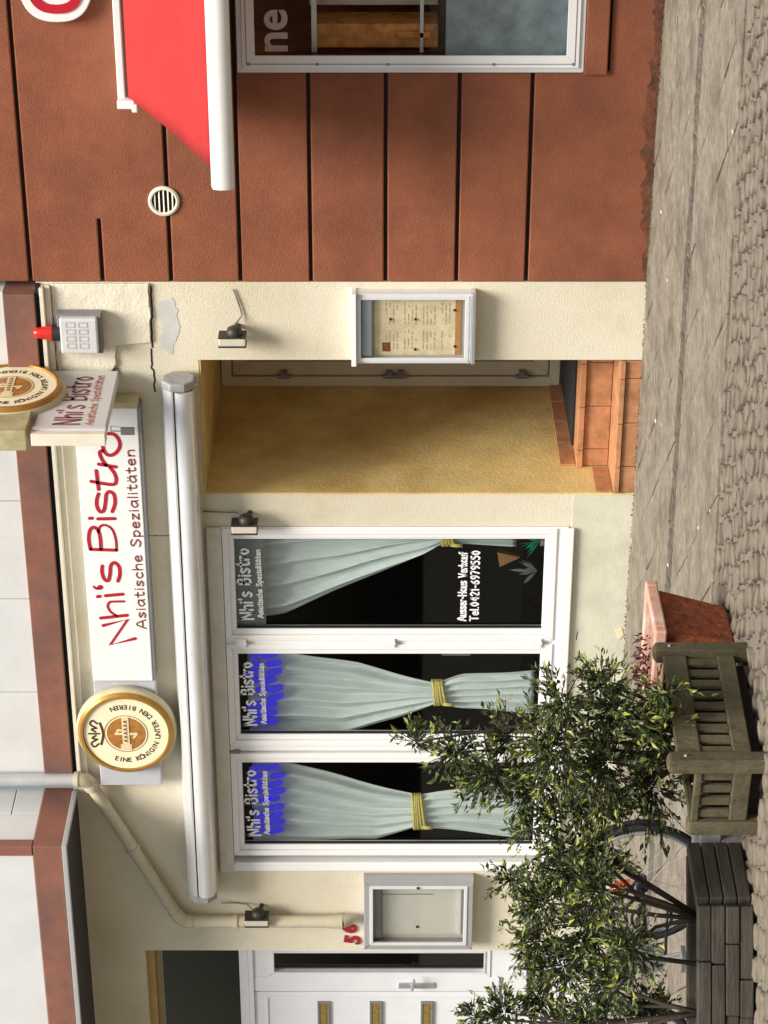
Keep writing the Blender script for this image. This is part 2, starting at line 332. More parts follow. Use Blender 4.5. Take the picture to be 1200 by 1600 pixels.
# ------------------------------------------------------------------ ground and pavement
g = MB(); g.add([(-60, -60, -.06), (60, -60, -.06), (60, 40, -.06), (-60, 40, -.06)], [(0, 1, 2, 3)])
structure(obj('ground', g, SAND))
def strip_y(x): return -1.64 + .07 * (x - 1.5)        # the dark sett course between the two slab fields
def edge_y(x): return -3.05 + .16 * (x - 1.7)         # where slabs end and cobbles start
pv = MB()
nx = 40
for i in range(nx):
    a = -4.6 + 11 * i / nx; b = -4.6 + 11 * (i + 1) / nx
    pv.add([(a, edge_y(a), -.014), (b, edge_y(b), -.014), (b, -.001, -.014), (a, -.001, -.014)], [(0, 1, 2, 3)])
pave = structure(obj('pavement', pv, SAND))
def clip(poly, nrm, d):      # keep nrm.p <= d
    out = []
    for i in range(len(poly)):
        p, q = poly[i], poly[(i + 1) % len(poly)]; a = nrm[0] * p[0] + nrm[1] * p[1] - d; b = nrm[0] * q[0] + nrm[1] * q[1] - d
        if a <= 0: out.append(p)
        if (a < 0) != (b < 0) and a != b: t = a / (a - b); out.append((p[0] + (q[0] - p[0]) * t, p[1] + (q[1] - p[1]) * t))
    return out
def slab_mb(mb, poly, gap=.006, top=0., tilt=(0, 0)):
    cx = sum(p[0] for p in poly) / len(poly); cy = sum(p[1] for p in poly) / len(poly); n = len(poly)
    def off(p, e):
        dx, dy = cx - p[0], cy - p[1]; l = math.hypot(dx, dy) or 1; return (p[0] + dx / l * e, p[1] + dy / l * e)
    A = [off(p, gap) for p in poly]; B = [off(p, gap + .006) for p in poly]
    h = lambda p: top + (p[0] - cx) * tilt[0] + (p[1] - cy) * tilt[1]
    vs_ = [(*p, -.03) for p in A] + [(*p, h(p) - .004) for p in A] + [(*p, h(p)) for p in B]
    fs_ = [tuple(2 * n + k for k in range(n))]
    for k in range(n):
        k2 = (k + 1) % n; fs_ += [(k, k2, n + k2, n + k), (n + k, n + k2, 2 * n + k2, 2 * n + k)]
    return mb.add(vs_, fs_)
S = .36; c45 = math.cos(R(45)); cand = []
for i in range(-22, 23):
    for j in range(-22, 23):
        cs = [(i * S, j * S), (i * S + S, j * S), (i * S + S, j * S + S), (i * S, j * S + S)]
        q = [(1.3 + c45 * (a - b), -1.6 + c45 * (a + b)) for a, b in cs]
        m = .105
        for keep in (0, 1):
            p = q
            p = clip(p, (0, 1), -.03); p = clip(p, (1, 0), 5.6) if p else p; p = clip(p, (-1, 0), 4.5) if p else p
            if not p: continue
            sy = strip_y(sum(a[0] for a in p) / len(p))
            if keep == 0: p = clip(p, (.07, -1), .07 * 1.5 + 1.64 - m)            # field next to the wall
            else:
                p = clip(p, (-.07, 1), -.07 * 1.5 - 1.64 - m) if p else p
                p = clip(p, (.16, -1), .16 * 1.7 + 3.05) if p else p
            if p and len(p) >= 3:
                ar = abs(sum(p[k][0] * p[(k + 1) % len(p)][1] - p[(k + 1) % len(p)][0] * p[k][1] for k in range(len(p)))) / 2
                if ar > .004: cand.append(p)
def seen(x, y, z=0, mg=40):
    d = Vector((x, y, z)) - mw.translation; t = d.dot(fwd); u = 800 + 3560 * d.dot(rgt) / t; v = 592 - 3560 * d.z / t
    return -mg < u < 1600 + mg and -mg < v < 1200 + mg
rest = MB(); k = 0
cand.sort(key=lambda p: sum(a[1] for a in p) / len(p))
for p in cand:
    cx = sum(a[0] for a in p) / len(p); cy = sum(a[1] for a in p) / len(p)
    tl = (rnd.gauss(0, .008), rnd.gauss(0, .008)); tp = rnd.gauss(0, .0018)
    if seen(cx, cy, 0, 60) and k < 295:
        mb = MB(); slab_mb(mb, p, .004, tp, tl); obj('paving_slab', mb, PAVE, pave); k += 1
    else: slab_mb(rest, p, .004, tp, tl)
o = stuff(obj('far_paving_slabs', rest, PAVE, pave))
st = MB()                                              # small dark setts of the strip
x = -4.4
while x < 5.6:
    for r_ in range(3):
        w = rnd.uniform(.055, .085); yy = strip_y(x) - .098 + r_ * .066
        slab_mb(st, [(x, yy), (x + w - .004, yy), (x + w - .004, yy + .060), (x, yy + .060)], .004, -.008 + rnd.gauss(0, .002), (rnd.gauss(0, .04), rnd.gauss(0, .04)))
    x += .072
stuff(obj('sett_strip', st, SETT, pave))

cb = MB()
for i in range(nx):
    a = -14 + 26 * i / nx; b = -14 + 26 * (i + 1) / nx
    ya, yb = edge_y(a), edge_y(b)
    cb.add([(a, -9.5, -.015), (b, -9.5, -.015), (b, min(yb, -.5), -.015), (a, min(ya, -.5), -.015)], [(0, 1, 2, 3)])
cob = structure(obj('cobbled_strip', cb, SAND))
def stone_mesh(sd):
    rr = random.Random(sd); n = 8; vs_ = []; fs_ = []
    for (f, z) in ((1.0, -.03), (1.0, .006), (.88, .016), (.5, .019)):
        for k_ in range(n):
            t = 2 * math.pi * (k_ + .5) / n; cx = abs(math.cos(t)) ** .55 * math.copysign(1, math.cos(t)); cy = abs(math.sin(t)) ** .55 * math.copysign(1, math.sin(t))
            vs_.append((.5 * f * cx * rr.uniform(.86, 1.02), .5 * f * cy * rr.uniform(.86, 1.02), z + rr.uniform(-.003, .003)))
    for r_ in range(3):
        for k_ in range(n):
            k2 = (k_ + 1) % n; fs_.append((r_ * n + k_, r_ * n + k2, r_ * n + n + k2, r_ * n + n + k_))
    fs_.append(tuple(3 * n + k_ for k_ in range(n)))
    return vs_, fs_
SM = []
for i in range(7):
    v_, f_ = stone_mesh(i); mb = MB(); mb.add(v_, f_); SM.append((mb.mesh('cobble', COBBLE, True), v_, f_))
stones = []
AW = 1.15
row = 0
while row < 60:
    for i in range(-95, 85):
        x = i * .118 + (row % 2) * .05; s_ = ((x / AW) % 1.0) - .5
        y = edge_y(x) - .05 - row * .105 + .26 * (.25 - s_ * s_) * 2 - .13
        if y > edge_y(x) - .05 or y < -9.2: continue
        stones.append((x + rnd.uniform(-.022, .022), y + rnd.uniform(-.02, .02), rnd.uniform(.085, .125), rnd.uniform(.072, .108), math.atan(-2.0 * s_ * .5) + rnd.uniform(-.15, .15)))
    row += 1
stones.sort(key=lambda q: (not seen(q[0], q[1], 0, 5), -q[1]))
restc = MB()
def hidden(x, y): return x < 1.0 and y > -5.3
ni = 0
for (x, y, a, b, rz) in stones:
    me, v_, f_ = SM[rnd.randrange(7)]; z = -.013 + rnd.gauss(0, .003); sc_ = Vector((a, b, rnd.uniform(.55, .95)))
    if ni < 295 and seen(x, y, 0, 5) and not hidden(x, y):
        o = link('cobble', me, cob); o.location = (x, y, z); o.rotation_euler = (rnd.gauss(0, .06), rnd.gauss(0, .06), rz); o.scale = sc_; ni += 1
    else:
        mt = Matrix.LocRotScale(Vector((x, y, z)), Matrix.Rotation(rz, 3, 'Z'), sc_); restc.add([mt @ Vector(q) for q in v_], f_)
o = stuff(obj('far_cobbles', restc, COBBLE, cob)); autosmooth(o, 60)

# ------------------------------------------------------------------ red brown building on the right
XB = 1.035
ob = thing('shop_building', 'red brown stucco building front with grooved courses and a large shop window', 'building', (3.5, 0, 0))
w = MB(); wall(w, XB, 6.2, -.05, 6.0, [(2.33, 5.0, .44, 2.40)], .022, .30); w.box(XB, 6.2, .30, 4, 5.9, 6.0)
obj('wall_core', w, GROOVE, ob)
def course(polys):
    mb = MB()
    for p in polys: mb.prism(p, -.006, .020)
    obj('stucco_course', mb, ORANGE, ob, bev=.008)
gp = .011
def rect(x0, x1, z0, z1): return [(x0, z0), (x1, z0), (x1, z1), (x0, z1)]
XR = 6.2; WX0 = 2.335
course([[(XB, -.05), (XR, -.05), (XR, .285), (WX0, .285), (WX0, .72 - gp), (XB, .72 - gp)]])
for a, b in ((.72, 1.137), (1.137, 1.56), (1.56, 2.005)): course([rect(XB, WX0, a + gp, b - gp)])
course([[(XB, 2.005 + gp), (WX0, 2.005 + gp), (WX0, 2.405), (XR, 2.405), (XR, 2.425 - gp), (XB, 2.425 - gp)]])
course([rect(XB, XR, 2.425 + gp, 2.84 - gp)])
course([[(XB, 2.84 + gp), (XR, 2.84 + gp), (XR, 3.68 - gp), (XB, 3.68 - gp), (XB, 3.25 + gp), (1.435, 3.25 + gp), (1.435, 3.25 - gp), (XB, 3.25 - gp)]])
course([rect(XB, XR, 3.68 + gp, 4.5)]); course([rect(XB, XR, 4.522, 6.0)])
s_ = MB(); s_.box(WX0 - .015, 5.05, -.035, .02, .30, .432); obj('window_sill', s_, ORANGE, ob, bev=.008)
cr = MB(); top_ = []                                   # crumbling dirty foot of the wall
for i in range(260):
    x = XB + .01 + i * .014; top_.append((x, max(.010, .025 + .035 * min(1, max(0, (x - 1.0) / .9)) + .04 * noise.noise(Vector((x * 2.2, 3, 0))) + .035 * noise.noise(Vector((x * 9, 1, 5))) + .02 * noise.noise(Vector((x * 30, 2, 5))))))
for (xa, za), (xb, zb) in zip(top_, top_[1:]): cr.add([(xa, -.0085, -.04), (xb, -.0085, -.04), (xb, -.0085, zb), (xa, -.0085, za), (xa, -.006, za), (xb, -.006, zb)], [(0, 1, 2, 3), (3, 2, 5, 4)])
obj('wall_foot_dirt', cr, M('dark damp plaster', (.17, .060, .032), .95, .4, 14, 1., 50, dirt=(.035, .028, .022), dscale=5, damt=.8), ob)
fr = MB(); fr.ring(2.335, 4.95, .435, 2.405, .055, -.03, .04); f1 = obj('shop_window', fr, ALUW, ob, bev=.004)
f2 = MB(); f2.ring(2.365, 4.92, .465, 2.375, .072, -.042, -.028); obj('window_frame', f2, WHITE, f1, bev=.003)
f3 = MB(); f3.ring(2.387, 4.90, .487, 2.353, .004, -.0445, -.041); obj('frame_seal', f3, GREYD, f1)
sc_ = MB()
for z in (2.34, 1.55, .50, .95, 1.95):
    sc_.lathe([(.008, 0), (.008, .006), (.004, .008)], (2.389, -.042, z), (0, -1, 0), 10)
obj('frame_screws', sc_, GREYD, f1)
gl = MB(); gl.box(2.43, 4.85, .004, .010, .53, 2.31); obj('window_glass', gl, GLASS, f1)
inr = MB(); inr.box(2.34, 5.0, .9, .92, .45, 2.39); inr.box(2.34, 2.36, .045, .9, .45, 2.39); inr.box(2.34, 5., .045, .9, 2.39, 2.395); inr.box(2.34, 5, .045, .9, .44, .46)
obj('window_interior', inr, M('warm reflection interior', (.30, .075, .034), .8, .7, 4), f1)  # red-brown tone stands in for warm reflections in the shop glass
b_ = MB(); b_.box(2.405, 4.9, .05, .06, .53, 1.22); obj('frosted_film', b_, FROST2, f1)
sh = MB(); sh.box(2.40, 4.9, .30, .5, 1.215, 1.245); obj('display_shelf', sh, M('shelf wood', (.10, .05, .025), .5), f1)
bx = MB(); bx.box(2.42, 2.56, .16, .40, 1.26, 1.96); bx.box(2.48, 2.52, .14, .158, 1.3, 1.5); obj('reflection_box', bx, M('orange reflection tint', (.6, .24, .06), .5, .5, 14), f1, bev=.006)  # orange reflection in the glass, built as a box
bb = MB(); bb.box(2.63, 3.3, .30, .34, 1.26, 2.0); obj('reflection_board', bb, M('beige reflection tint', (.52, .44, .34), .7, .2, 8), f1)  # beige reflection in the glass, built as a board
bs = MB(); bs.box(2.40, 4.9, .14, .155, 1.955, 1.985); bs.box(2.40, 4.9, .14, .155, 1.345, 1.365); obj('display_rail', bs, ALUW, f1)
ne = MB(); put_text(ne, 'ne', .262, .001, Matrix.Translation((2.567, .001, 2.123)) @ XZ, .006)
obj('window_lettering', ne, film('pale window lettering', (.62, .54, .49), .6), f1)

# ------------------------------------------------------------------ cream building
cbd = thing('bistro_building', 'cream plastered bistro building with recessed entrance and wide white window', 'building', (-2, 0, 0))
EX0, EX1, EZ = -.41, .515, 2.70
WIN = (-3.40, -.65, .39, 2.68); DR = (-6.4, -4.11, -.05, 3.26)
w = MB(); wall(w, -9, 1.03, -.06, 3.653, [(EX0 - .012, EX1, -.06, EZ), WIN, DR], 0, .30)
obj('wall', w, CREAM, cbd)
pl = MB(); wall(pl, -4.11, EX0 - .013, -.05, .375, [], -.005, .0); obj('plinth', pl, PLINTH, cbd)
def ragged(pts, amp, step=.02):
    out = []
    for i in range(len(pts)):
        a, b = Vector(pts[i]), Vector(pts[(i + 1) % len(pts)]); n = max(1, int((b - a).length / step))
        for k_ in range(n):
            p = a + (b - a) * k_ / n; d = noise.noise(Vector((p.x * 14, p.y * 14, 1))) * amp + noise.noise(Vector((p.x * 50, p.y * 50, 4))) * amp * .6; out.append((p.x, p.y + d))
    return out
pc = MB(); pc.prism(ragged([(.64, 2.985), (1.026, 2.975), (1.026, 3.56), (.10, 3.56), (.10, 3.44), (.50, 3.20), (.62, 3.20)], .012), -.022, -.001)
obj('plaster_coat', pc, CREAM2, cbd, bev=.004)
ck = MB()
for pts in ([(.30, 2.975), (.46, 2.985), (.60, 2.972)], [(.60, 2.975), (.80, 2.966), (1.02, 2.962)]):  # dark strokes paint the shade under the plaster ledge; later strokes are cracks
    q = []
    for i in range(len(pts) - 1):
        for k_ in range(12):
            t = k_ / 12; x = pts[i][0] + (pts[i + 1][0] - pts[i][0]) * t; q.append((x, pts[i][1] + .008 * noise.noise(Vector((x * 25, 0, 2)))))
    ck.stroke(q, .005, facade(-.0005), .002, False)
q = [(-.72 + .004 * noise.noise(Vector((0, z_ * 9, 0))), 2.93 + .0 + z_ * .14) for z_ in [i / 8 for i in range(9)]]
ck.stroke(q, .0022, facade(-.0005), .0015, False)
for x0, z0 in ((-1.5, .31), (-1.9, .22)):
    ck.stroke([(x0 + .02 * i, z0 + .006 * noise.noise(Vector((i, x0, 0)))) for i in range(4)], .0025, facade(-.0055), .0012, False)
obj('crack_and_edge_shade', ck, DARK, cbd)
pt = MB(); pt.prism(ragged([(.55, 2.86), (.72, 2.80), (.93, 2.83), (.90, 2.93), (.74, 2.90), (.60, 2.955)], .03), -.002, -.0002); obj('grey_patch', pt, M('grey filler', (.52, .52, .50), .9, .12, 10), cbd)
ls = MB(); ls.prism([(-1.5, .035), (-1.43, .06), (-1.41, .02), (-1.46, .005)], -.009, -.0055); obj('paper_scrap', ls, M('cream paper scrap', (.72, .62, .42), .8), cbd)
# cornice, brown band and upper storey
tr = MB(); tr.box(-2.60, 1.02, -.045, .0, 3.565, 3.60); tr.box(-2.60, 1.02, -.075, .0, 3.60, 3.628); obj('cornice_trim', tr, MOULD, cbd, bev=.006)
dk = MB(); dk.box(-2.60, 1.025, -.06, .30, 3.630, 3.652); obj('cornice_gap', dk, DARK, cbd)
bd = MB(); bd.box(-2.60, .985, -.09, .30, 3.654, 3.845); obj('brown_band', bd, BROWN, cbd, bev=.006)
up = MB()
for i in range(5): up.box(-2.60 + i * .72, -2.60 + (i + 1) * .72 - (.006 if i < 4 else .015), -.05, .30, 3.847, 6.0)
obj('upper_panels', up, WHITEWALL, cbd, bev=.003)
# oriel on the left, above the house door
BX, BY = -2.69, -.65
fa = MB(); fa.box(-9, BX, BY, -.0, 3.672, 3.865); by = obj('oriel_band', fa, BROWN, cbd, bev=.006)
so_ = MB(); so_.box(-9, BX - .02, BY + .02, -.002, 3.650, 3.670); obj('oriel_soffit', so_, M('shaded soffit', (.035, .033, .032), .8), by)  # near-black colour holds the deep shade under the oriel
dp = MB(); dp.box(-9, BX + .012, BY - .014, BY + .018, 3.640, 3.672); dp.box(BX - .02, BX + .012, BY + .018, -.05, 3.640, 3.672); obj('drip_edge', dp, ZINC, by, bev=.004)
cp = MB(); cp.box(BX - .075, BX + .002, BY - .004, BY + .075, 3.867, 6.0); obj('oriel_corner_post', cp, BROWN, cbd, bev=.005)
for i in range(4):
    p = MB(); x1 = BX - .078 - i * 1.62; p.box(x1 - 1.61, x1, BY + .012, -.0, 3.867, 6.0); obj('oriel_panel', p, WHITEWALL, cbd, bev=.003)
p = MB(); p.box(BX - .06, BX - .010, BY + .078, BY + .36, 3.867, 6); p.box(BX - .06, BX - .010, BY + .366, -.002, 3.867, 4.05); p.box(BX - .06, BX - .010, BY + .366, -.002, 4.056, 6); obj('oriel_side_panel', p, WHITEWALL, cbd, bev=.003)

# entrance recess
lin_ = MB(); lin_.box(EX0 - .012, EX0, .0015, 1.6, -.02, EZ); lin_.box(EX0, EX1, .003, 1.6, EZ - .012, EZ - .001)
obj('recess_lining', lin_, OCHRE, cbd)
rr_ = MB(); rr_.box(EX1, EX1 + .012, .302, 1.6, -.02, EZ); rr_.box(EX0 - .2, EX0 - .014, .302, 1.6, -.02, EZ); rr_.box(EX0 - .2, EX1 + .012, .302, 1.6, EZ + .001, EZ + .03); obj('recess_wall', rr_, CREAM, cbd)
d = MB(); d.box(EX0, EX1, 1.56, 1.60, .34, EZ - .012); dr = obj('entrance_door', d, M('aged white door', (.62, .56, .43), .5, .08, 6, dirt=(.45, .34, .18), dscale=3, damt=.5), cbd)
d = MB(); d.ring(EX0 + .002, EX1 - .002, .36, EZ - .02, .07, 1.515, 1.559); obj('door_frame', d, M('ivory door frame', (.66, .61, .48), .45, .06, 6), dr, bev=.004)
d = MB(); d.ring(EX0 + .08, EX1 - .08, .44, EZ - .10, .10, 1.53, 1.559); obj('door_panel_moulding', d, M('ivory door panel', (.62, .57, .45), .45, .06, 6), dr, bev=.004)
for z in (.62, 1.45, 1.53, 2.25):
    d = MB(); d.lathe([(.015, 0), (.015, .09)], (EX0 + .09, 1.49, z - .045), (0, 0, 1), 10); d.box(EX0 + .075, EX0 + .125, 1.48, 1.53, z - .02, z + .02); obj('door_hinge', d, GREYD, dr)
# steps with terracotta tiles
sp = thing('entrance_steps', 'two entrance steps covered in terracotta tiles inside the recess', 'steps', (.05, .2, 0))
b_ = MB(); b_.box(EX0 + .001, EX1 - .001, .012, .38, -.05, .118); b_.box(EX0 + .001, EX1 - .001, .362, 1.558, -.05, .322); obj('step_core', b_, GROUT, sp)
def tiles(x0, x1, n, y0, y1, z0, z1, off=0.):
    ww = (x1 - x0) / n; xs = [x0] + [x0 + (i + off) * ww for i in range(0 if off else 1, n + 1)] + ([x1] if off else [])
    xs = sorted(set([min(max(q, x0), x1) for q in xs]))
    for a, b in zip(xs, xs[1:]):
        if b - a < .02: continue
        mb = MB(); mb.box(a + .0025, b - .0025, y0, y1, z0, z1); obj('tile', mb, TILE, sp, bev=.004)
tiles(EX0 + .004, EX1 - .004, 3, -.004, .012, -.03, .090, .6)
tiles(EX0 + .004, EX1 - .004, 3, -.022, .13, .093, .128, .6); tiles(EX0 + .004, EX1 - .004, 3, .134, .352, .105, .128, .6)
tiles(EX0 + .004, EX1 - .004, 3, .350, .361, .130, .292, .4)
tiles(EX0 + .004, EX1 - .004, 3, .328, .47, .295, .334, .4)
for i in range(4): tiles(EX0 + .004, EX1 - .004, 3, .474 + i * .27, .474 + (i + 1) * .27 - .004, .318, .334, .4)
sk = [(.004, .33, .13, .235), (.36, .66, .336, .435), (.664, .96, .336, .435), (.964, 1.26, .336, .435), (1.264, 1.555, .336, .435)]
for a, b, c, e in sk:
    mb = MB(); mb.box(EX0 + .0015, EX0 + .012, a, b, c, e); obj('skirting_tile', mb, TILE, sp, bev=.003)
mt_ = MB(); mt_.box(EX0 + .04, EX1 - .03, .56, 1.50, .3345, .352)
tag(obj('doormat', mt_, MAT, bev=.005), 'black doormat lying on the tiled landing before the entrance door', 'doormat')

# the wide white window
x0, x1, z0, z1 = WIN
wf = MB(); wf.ring(x0 + .004, x1 - .004, z0 + .004, z1 - .004, .075, -.012, .10)
wf.box(-2.385, -2.335, -.006, .10, z0 + .08, z1 - .08); wf.box(-1.535, -1.485, -.006, .10, z0 + .08, z1 - .08)
win = obj('bistro_window', wf, WHITE, cbd, bev=.006)
wb = MB(); wb.box(x0 + .004, x1 - .004, -.035, -.013, z0 - .03, z0 + .035); obj('window_sill', wb, WHITE, win, bev=.006)
rb = MB(); rb.box(x0 + .002, x1 - .002, -.028, .0, 2.60, 2.70); obj('shutter_box', rb, M('shaded shutter box', (.62, .60, .54), .5, .08, 8, dirt=(.4, .38, .32), dscale=5, damt=.4), win, bev=.008)  # greyer colour and mottling hold the shade of the awning
PZ0, PZ1 = .528, 2.552
for (a, b) in ((-3.165, -2.48), (-2.245, -1.61), (-1.412, -.742)):
    s_ = MB(); s_.ring(a - .088, b + .082, PZ0 - .062, PZ1 + .045, .040, -.022, .06); s_.ring(a - .046, b + .040, PZ0 - .028, PZ1 + .012, .040, -.006, .05)
    ss = obj('sash', s_, WHITE, win, bev=.004)
    q = MB(); q.ring(a - .010, b + .010, PZ0 - .010, PZ1 + .010, .010, .006, .03); obj('glazing_seal', q, BLACK, win)
    q = MB(); q.box(a - .002, b + .002, .030, .036, PZ0, PZ1); obj('window_pane', q, GLASS, win)
def hinge(x, z):
    h = MB(); h.box(x - .032, x + .032, -.036, -.021, z - .035, z + .035); h.lathe([(.009, 0), (.009, .08)], (x, -.036, z - .04), (0, 0, 1), 10); obj('sash_hinge', h, WHITE, win, bev=.003)
for z in (2.50, 1.53, .575): hinge(-1.512, z)
hk = MB(); hk.box(-2.385, -2.372, -.03, -.006, 2.53, 2.58); obj('window_catch', hk, GREYD, win)
ri = MB(); ri.box(-3.6, -.46, 2.3, 2.34, -.05, 2.9); ri.box(-3.6, -.46, .31, 2.3, 2.9, 2.94); ri.box(-3.6, -.46, .31, 2.3, .0, .04); ri.box(-3.64, -3.6, .31, 2.3, 0, 2.9); ri.box(-.63, -.62, .31, 2.3, 0, 2.9)
obj('room_interior', ri, INT, cbd)
ws = MB(); ws.box(-3.39, -.66, .045, .36, .44, .499); obj('inner_window_board', ws, M('dark window board', (.05, .045, .04), .6), win)
# print on the panes
F = facade(.0285)
for i, (a, b) in enumerate(((-3.165, -2.48), (-2.245, -1.61), (-1.412, -.742))):
    t = MB(); m_ = .045
    write(t, "Nhi's Bistro", a + m_, b - .09, 2.415, 2.437, .086, .0076, F, .001, .02)
    write(t, 'Asiatische Spezialitäten', a + .06, b - .10, 2.352, 2.36, .034, .0038, F, .001)
    obj('pane_lettering', t, LETWHITE, win)
t = MB(); write(t, 'Ausser-Haus Verkauf', -1.375, -.86, 1.035, 1.035, .052, .0052, F, .001); write(t, 'Tel.0421-6979550', -1.375, -.85, .955, .955, .052, .0052, F, .001)
obj('pane_lettering', t, LETWHITE, win)
fm = MB(); fm.box(-1.41, -.744, .039, .0405, 2.335, 2.55); obj('grey_film', fm, SMOKE, win)

# curtains
def interp(pts, z):
    pts = sorted(pts, key=lambda p: p[1])
    if z <= pts[0][1]: return pts[0][0]
    for (xa, za), (xb, zb) in zip(pts, pts[1:]):
        if z <= zb:
            t = (z - za) / (zb - za); return xa + (xb - xa) * t
    return pts[-1][0]
def curtain(label, L_, R_, ztop, zbot, tie_z, seed, nf):
    t = thing('curtain', label, 'curtain', ((interp(L_, 1.3) + interp(R_, 1.3)) / 2, .14, ztop), group='pale curtains tied back in the bistro window')
    mb = MB(); nu, nv = 72, 60; rr = random.Random(seed); ph = [rr.uniform(0, 6.28) for _ in range(6)]
    for j in range(nv + 1):
        z = ztop + (zbot - ztop) * j / nv; xl, xr = interp(L_, z), interp(R_, z); wd = xr - xl
        for i in range(nu + 1):
            s = i / nu; tight = min(1, abs(z - tie_z) / .5); am = .012 + .014 * tight
            y = .150 + am * (math.sin(2 * math.pi * nf * s + ph[0] + .5 * math.sin(3 * s + ph[1])) + .45 * math.sin(2 * math.pi * nf * 2.1 * s + ph[2] + z * .7)) - .02 * math.sin(math.pi * s) * (1 - tight)
            x = xl + wd * s + .006 * math.sin(z * 9 + s * 5 + ph[3]); mb.v.append((x, y, z + .006 * math.sin(2 * math.pi * nf * s)))
    for j in range(nv):
        for i in range(nu):
            a = j * (nu + 1) + i; mb.f.append((a, a + 1, a + nu + 2, a + nu + 1))
    o = obj('cloth', mb, CURT, t, smooth=True); sm = o.modifiers.new('thick', 'SOLIDIFY'); sm.thickness = .002
    xl, xr = interp(L_, tie_z), interp(R_, tie_z); rp = MB(); c_ = (xl + xr) / 2; hw = (xr - xl) / 2 + .006
    for k_ in range(5):
        zz = tie_z - .035 + k_ * .017; pts = [(c_ + hw * math.cos(a_), .150 + .048 * math.sin(a_), zz + .006 * math.cos(a_ + k_) + .012 * math.cos(a_)) for a_ in [2 * math.pi * q / 26 for q in range(27)]]
        rp.tube(pts, .0105, 8)
    rp.tube([(xl + .3 * hw, .100, tie_z - .03), (xl + .26 * hw, .095, tie_z - .07), (xl + .28 * hw, .10, tie_z - .10)], [.012, .012, .016], 8)
    obj('tie_rope', rp, ROPE, t, smooth=True)
    return t
curtain('pale curtain swept aside to the right above the white phone number', [(-1.44, 2.42), (-1.40, 2.22), (-1.30, 2.02), (-1.17, 1.75), (-1.05, 1.52), (-.95, 1.31), (-.865, 1.19), (-.875, 1.07), (-.88, .76)],
        [(-.752, 2.44), (-.752, .7)], 2.44, .72, 1.165, 3, 4)
curtain('pale curtain gathered by a yellow rope in the middle pane under blue light', [(-2.36, 2.47), (-2.35, 1.85), (-2.22, 1.48), (-2.10, 1.22), (-2.14, 1.05), (-2.17, .58)],
        [(-1.66, 2.47), (-1.69, 2.14), (-1.77, 1.74), (-1.94, 1.22), (-1.87, 1.05), (-1.83, .56)], 2.47, .56, 1.20, 5, 5)
curtain('pale curtain gathered by a thin yellow rope behind the bush in the left pane', [(-3.28, 2.47), (-3.26, 1.62), (-3.14, 1.34), (-3.19, 1.0), (-3.25, .55)],
        [(-2.56, 2.47), (-2.60, 2.20), (-2.75, 1.74), (-2.87, 1.32), (-2.82, 1.04), (-2.78, .55)], 2.47, .55, 1.33, 8, 5)
for lab, a in (('glowing blue led lights behind the lettering of the middle window pane', -2.26), ('glowing blue led lights behind the lettering of the left window pane', -3.17)):
    mb = MB(); rr = random.Random(int(-a * 100)); y = .100
    for i in range(9):                                 # nine short glowing bars in two rows
        x = .035 + i * .066; z = 2.40 if i in (3, 4) else 2.455; zz = 2.305 + rr.uniform(-.03, .02)
        if i not in (3,): mb.stroke([(a + x, z + rr.uniform(-.03, .02)), (a + x + .015, z - .05)], .022, facade(y), .006)
        mb.stroke([(a + x + rr.uniform(-.01, .01), zz + .05), (a + x + .02, zz - .02)], .024, facade(y), .006)
    tag(obj('led_lights', mb, LED), lab, 'led light', 'blue led lights in the bistro window')
# things standing in the window, and a flower reflection built as a mesh
pp = thing('green_plant', 'green leafy plant standing in the lower right corner of the bistro window', 'plant', (-.80, .085, .50))
mb = MB(); mb.lathe([(.026, 0), (.034, .06), (.036, .065)], (-.81, .085, .50), (0, 0, 1), 16); obj('pot', mb, GREYD, pp)
mb = MB(); rr = random.Random(4)
for k_ in range(26):
    a_ = rr.uniform(0, 6.28); l = rr.uniform(.09, .17); e = rr.uniform(.5, 1.3); dx, dy = math.cos(a_), math.sin(a_) * .22; B0 = Vector((-.81, .085, .56)); T = B0 + Vector((dx * l * math.cos(e), dy * l * .5, l * math.sin(e))); W = Vector((-dy, dx, .3)).normalized() * .014; mid = (B0 + T) / 2 + Vector((0, 0, .01))
    mb.add([B0, mid + W, T, mid - W], [(0, 1, 2), (0, 2, 3)])
obj('leaves', mb, PLANTG, pp)
mb = MB(); mb.add([(-1.10, .25, .81), (-.99, .25, .83), (-1.03, .25, .68), (-1.10, .30, .80), (-1.00, .32, .82), (-1.03, .28, .68)], [(0, 1, 2), (5, 4, 3), (0, 3, 4, 1), (1, 4, 5, 2), (2, 5, 3, 0)])
tag(obj('napkin', mb, M('brown napkin', (.30, .14, .05), .8)), 'folded brown napkin standing in the dark lower right pane', 'napkin')
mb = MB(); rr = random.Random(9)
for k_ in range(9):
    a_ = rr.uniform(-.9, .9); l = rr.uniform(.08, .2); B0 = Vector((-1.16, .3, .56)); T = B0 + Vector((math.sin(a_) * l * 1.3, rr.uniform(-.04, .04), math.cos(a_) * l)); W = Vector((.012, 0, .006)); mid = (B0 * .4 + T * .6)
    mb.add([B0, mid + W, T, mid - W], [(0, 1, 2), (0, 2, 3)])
tag(obj('flower_reflection', mb, M('grey flower reflection', (.16, .16, .16), .8)), 'grey flower reflection modelled in the dark lower right pane under the phone number', 'flower')  # reflection on the pane, built as grey petals behind it
mb = MB(); mb.hexa([(-1.77, .22, .99), (-1.625, .25, .99), (-1.625, .26, .99), (-1.77, .23, .99), (-1.77, .22, 1.18), (-1.625, .25, 1.18), (-1.625, .26, 1.18), (-1.77, .23, 1.18)])
tag(obj('grey_card', mb, M('grey window card', (.20, .22, .24), .5, .3, 20)), 'grey card standing beside the middle curtain rope', 'card')

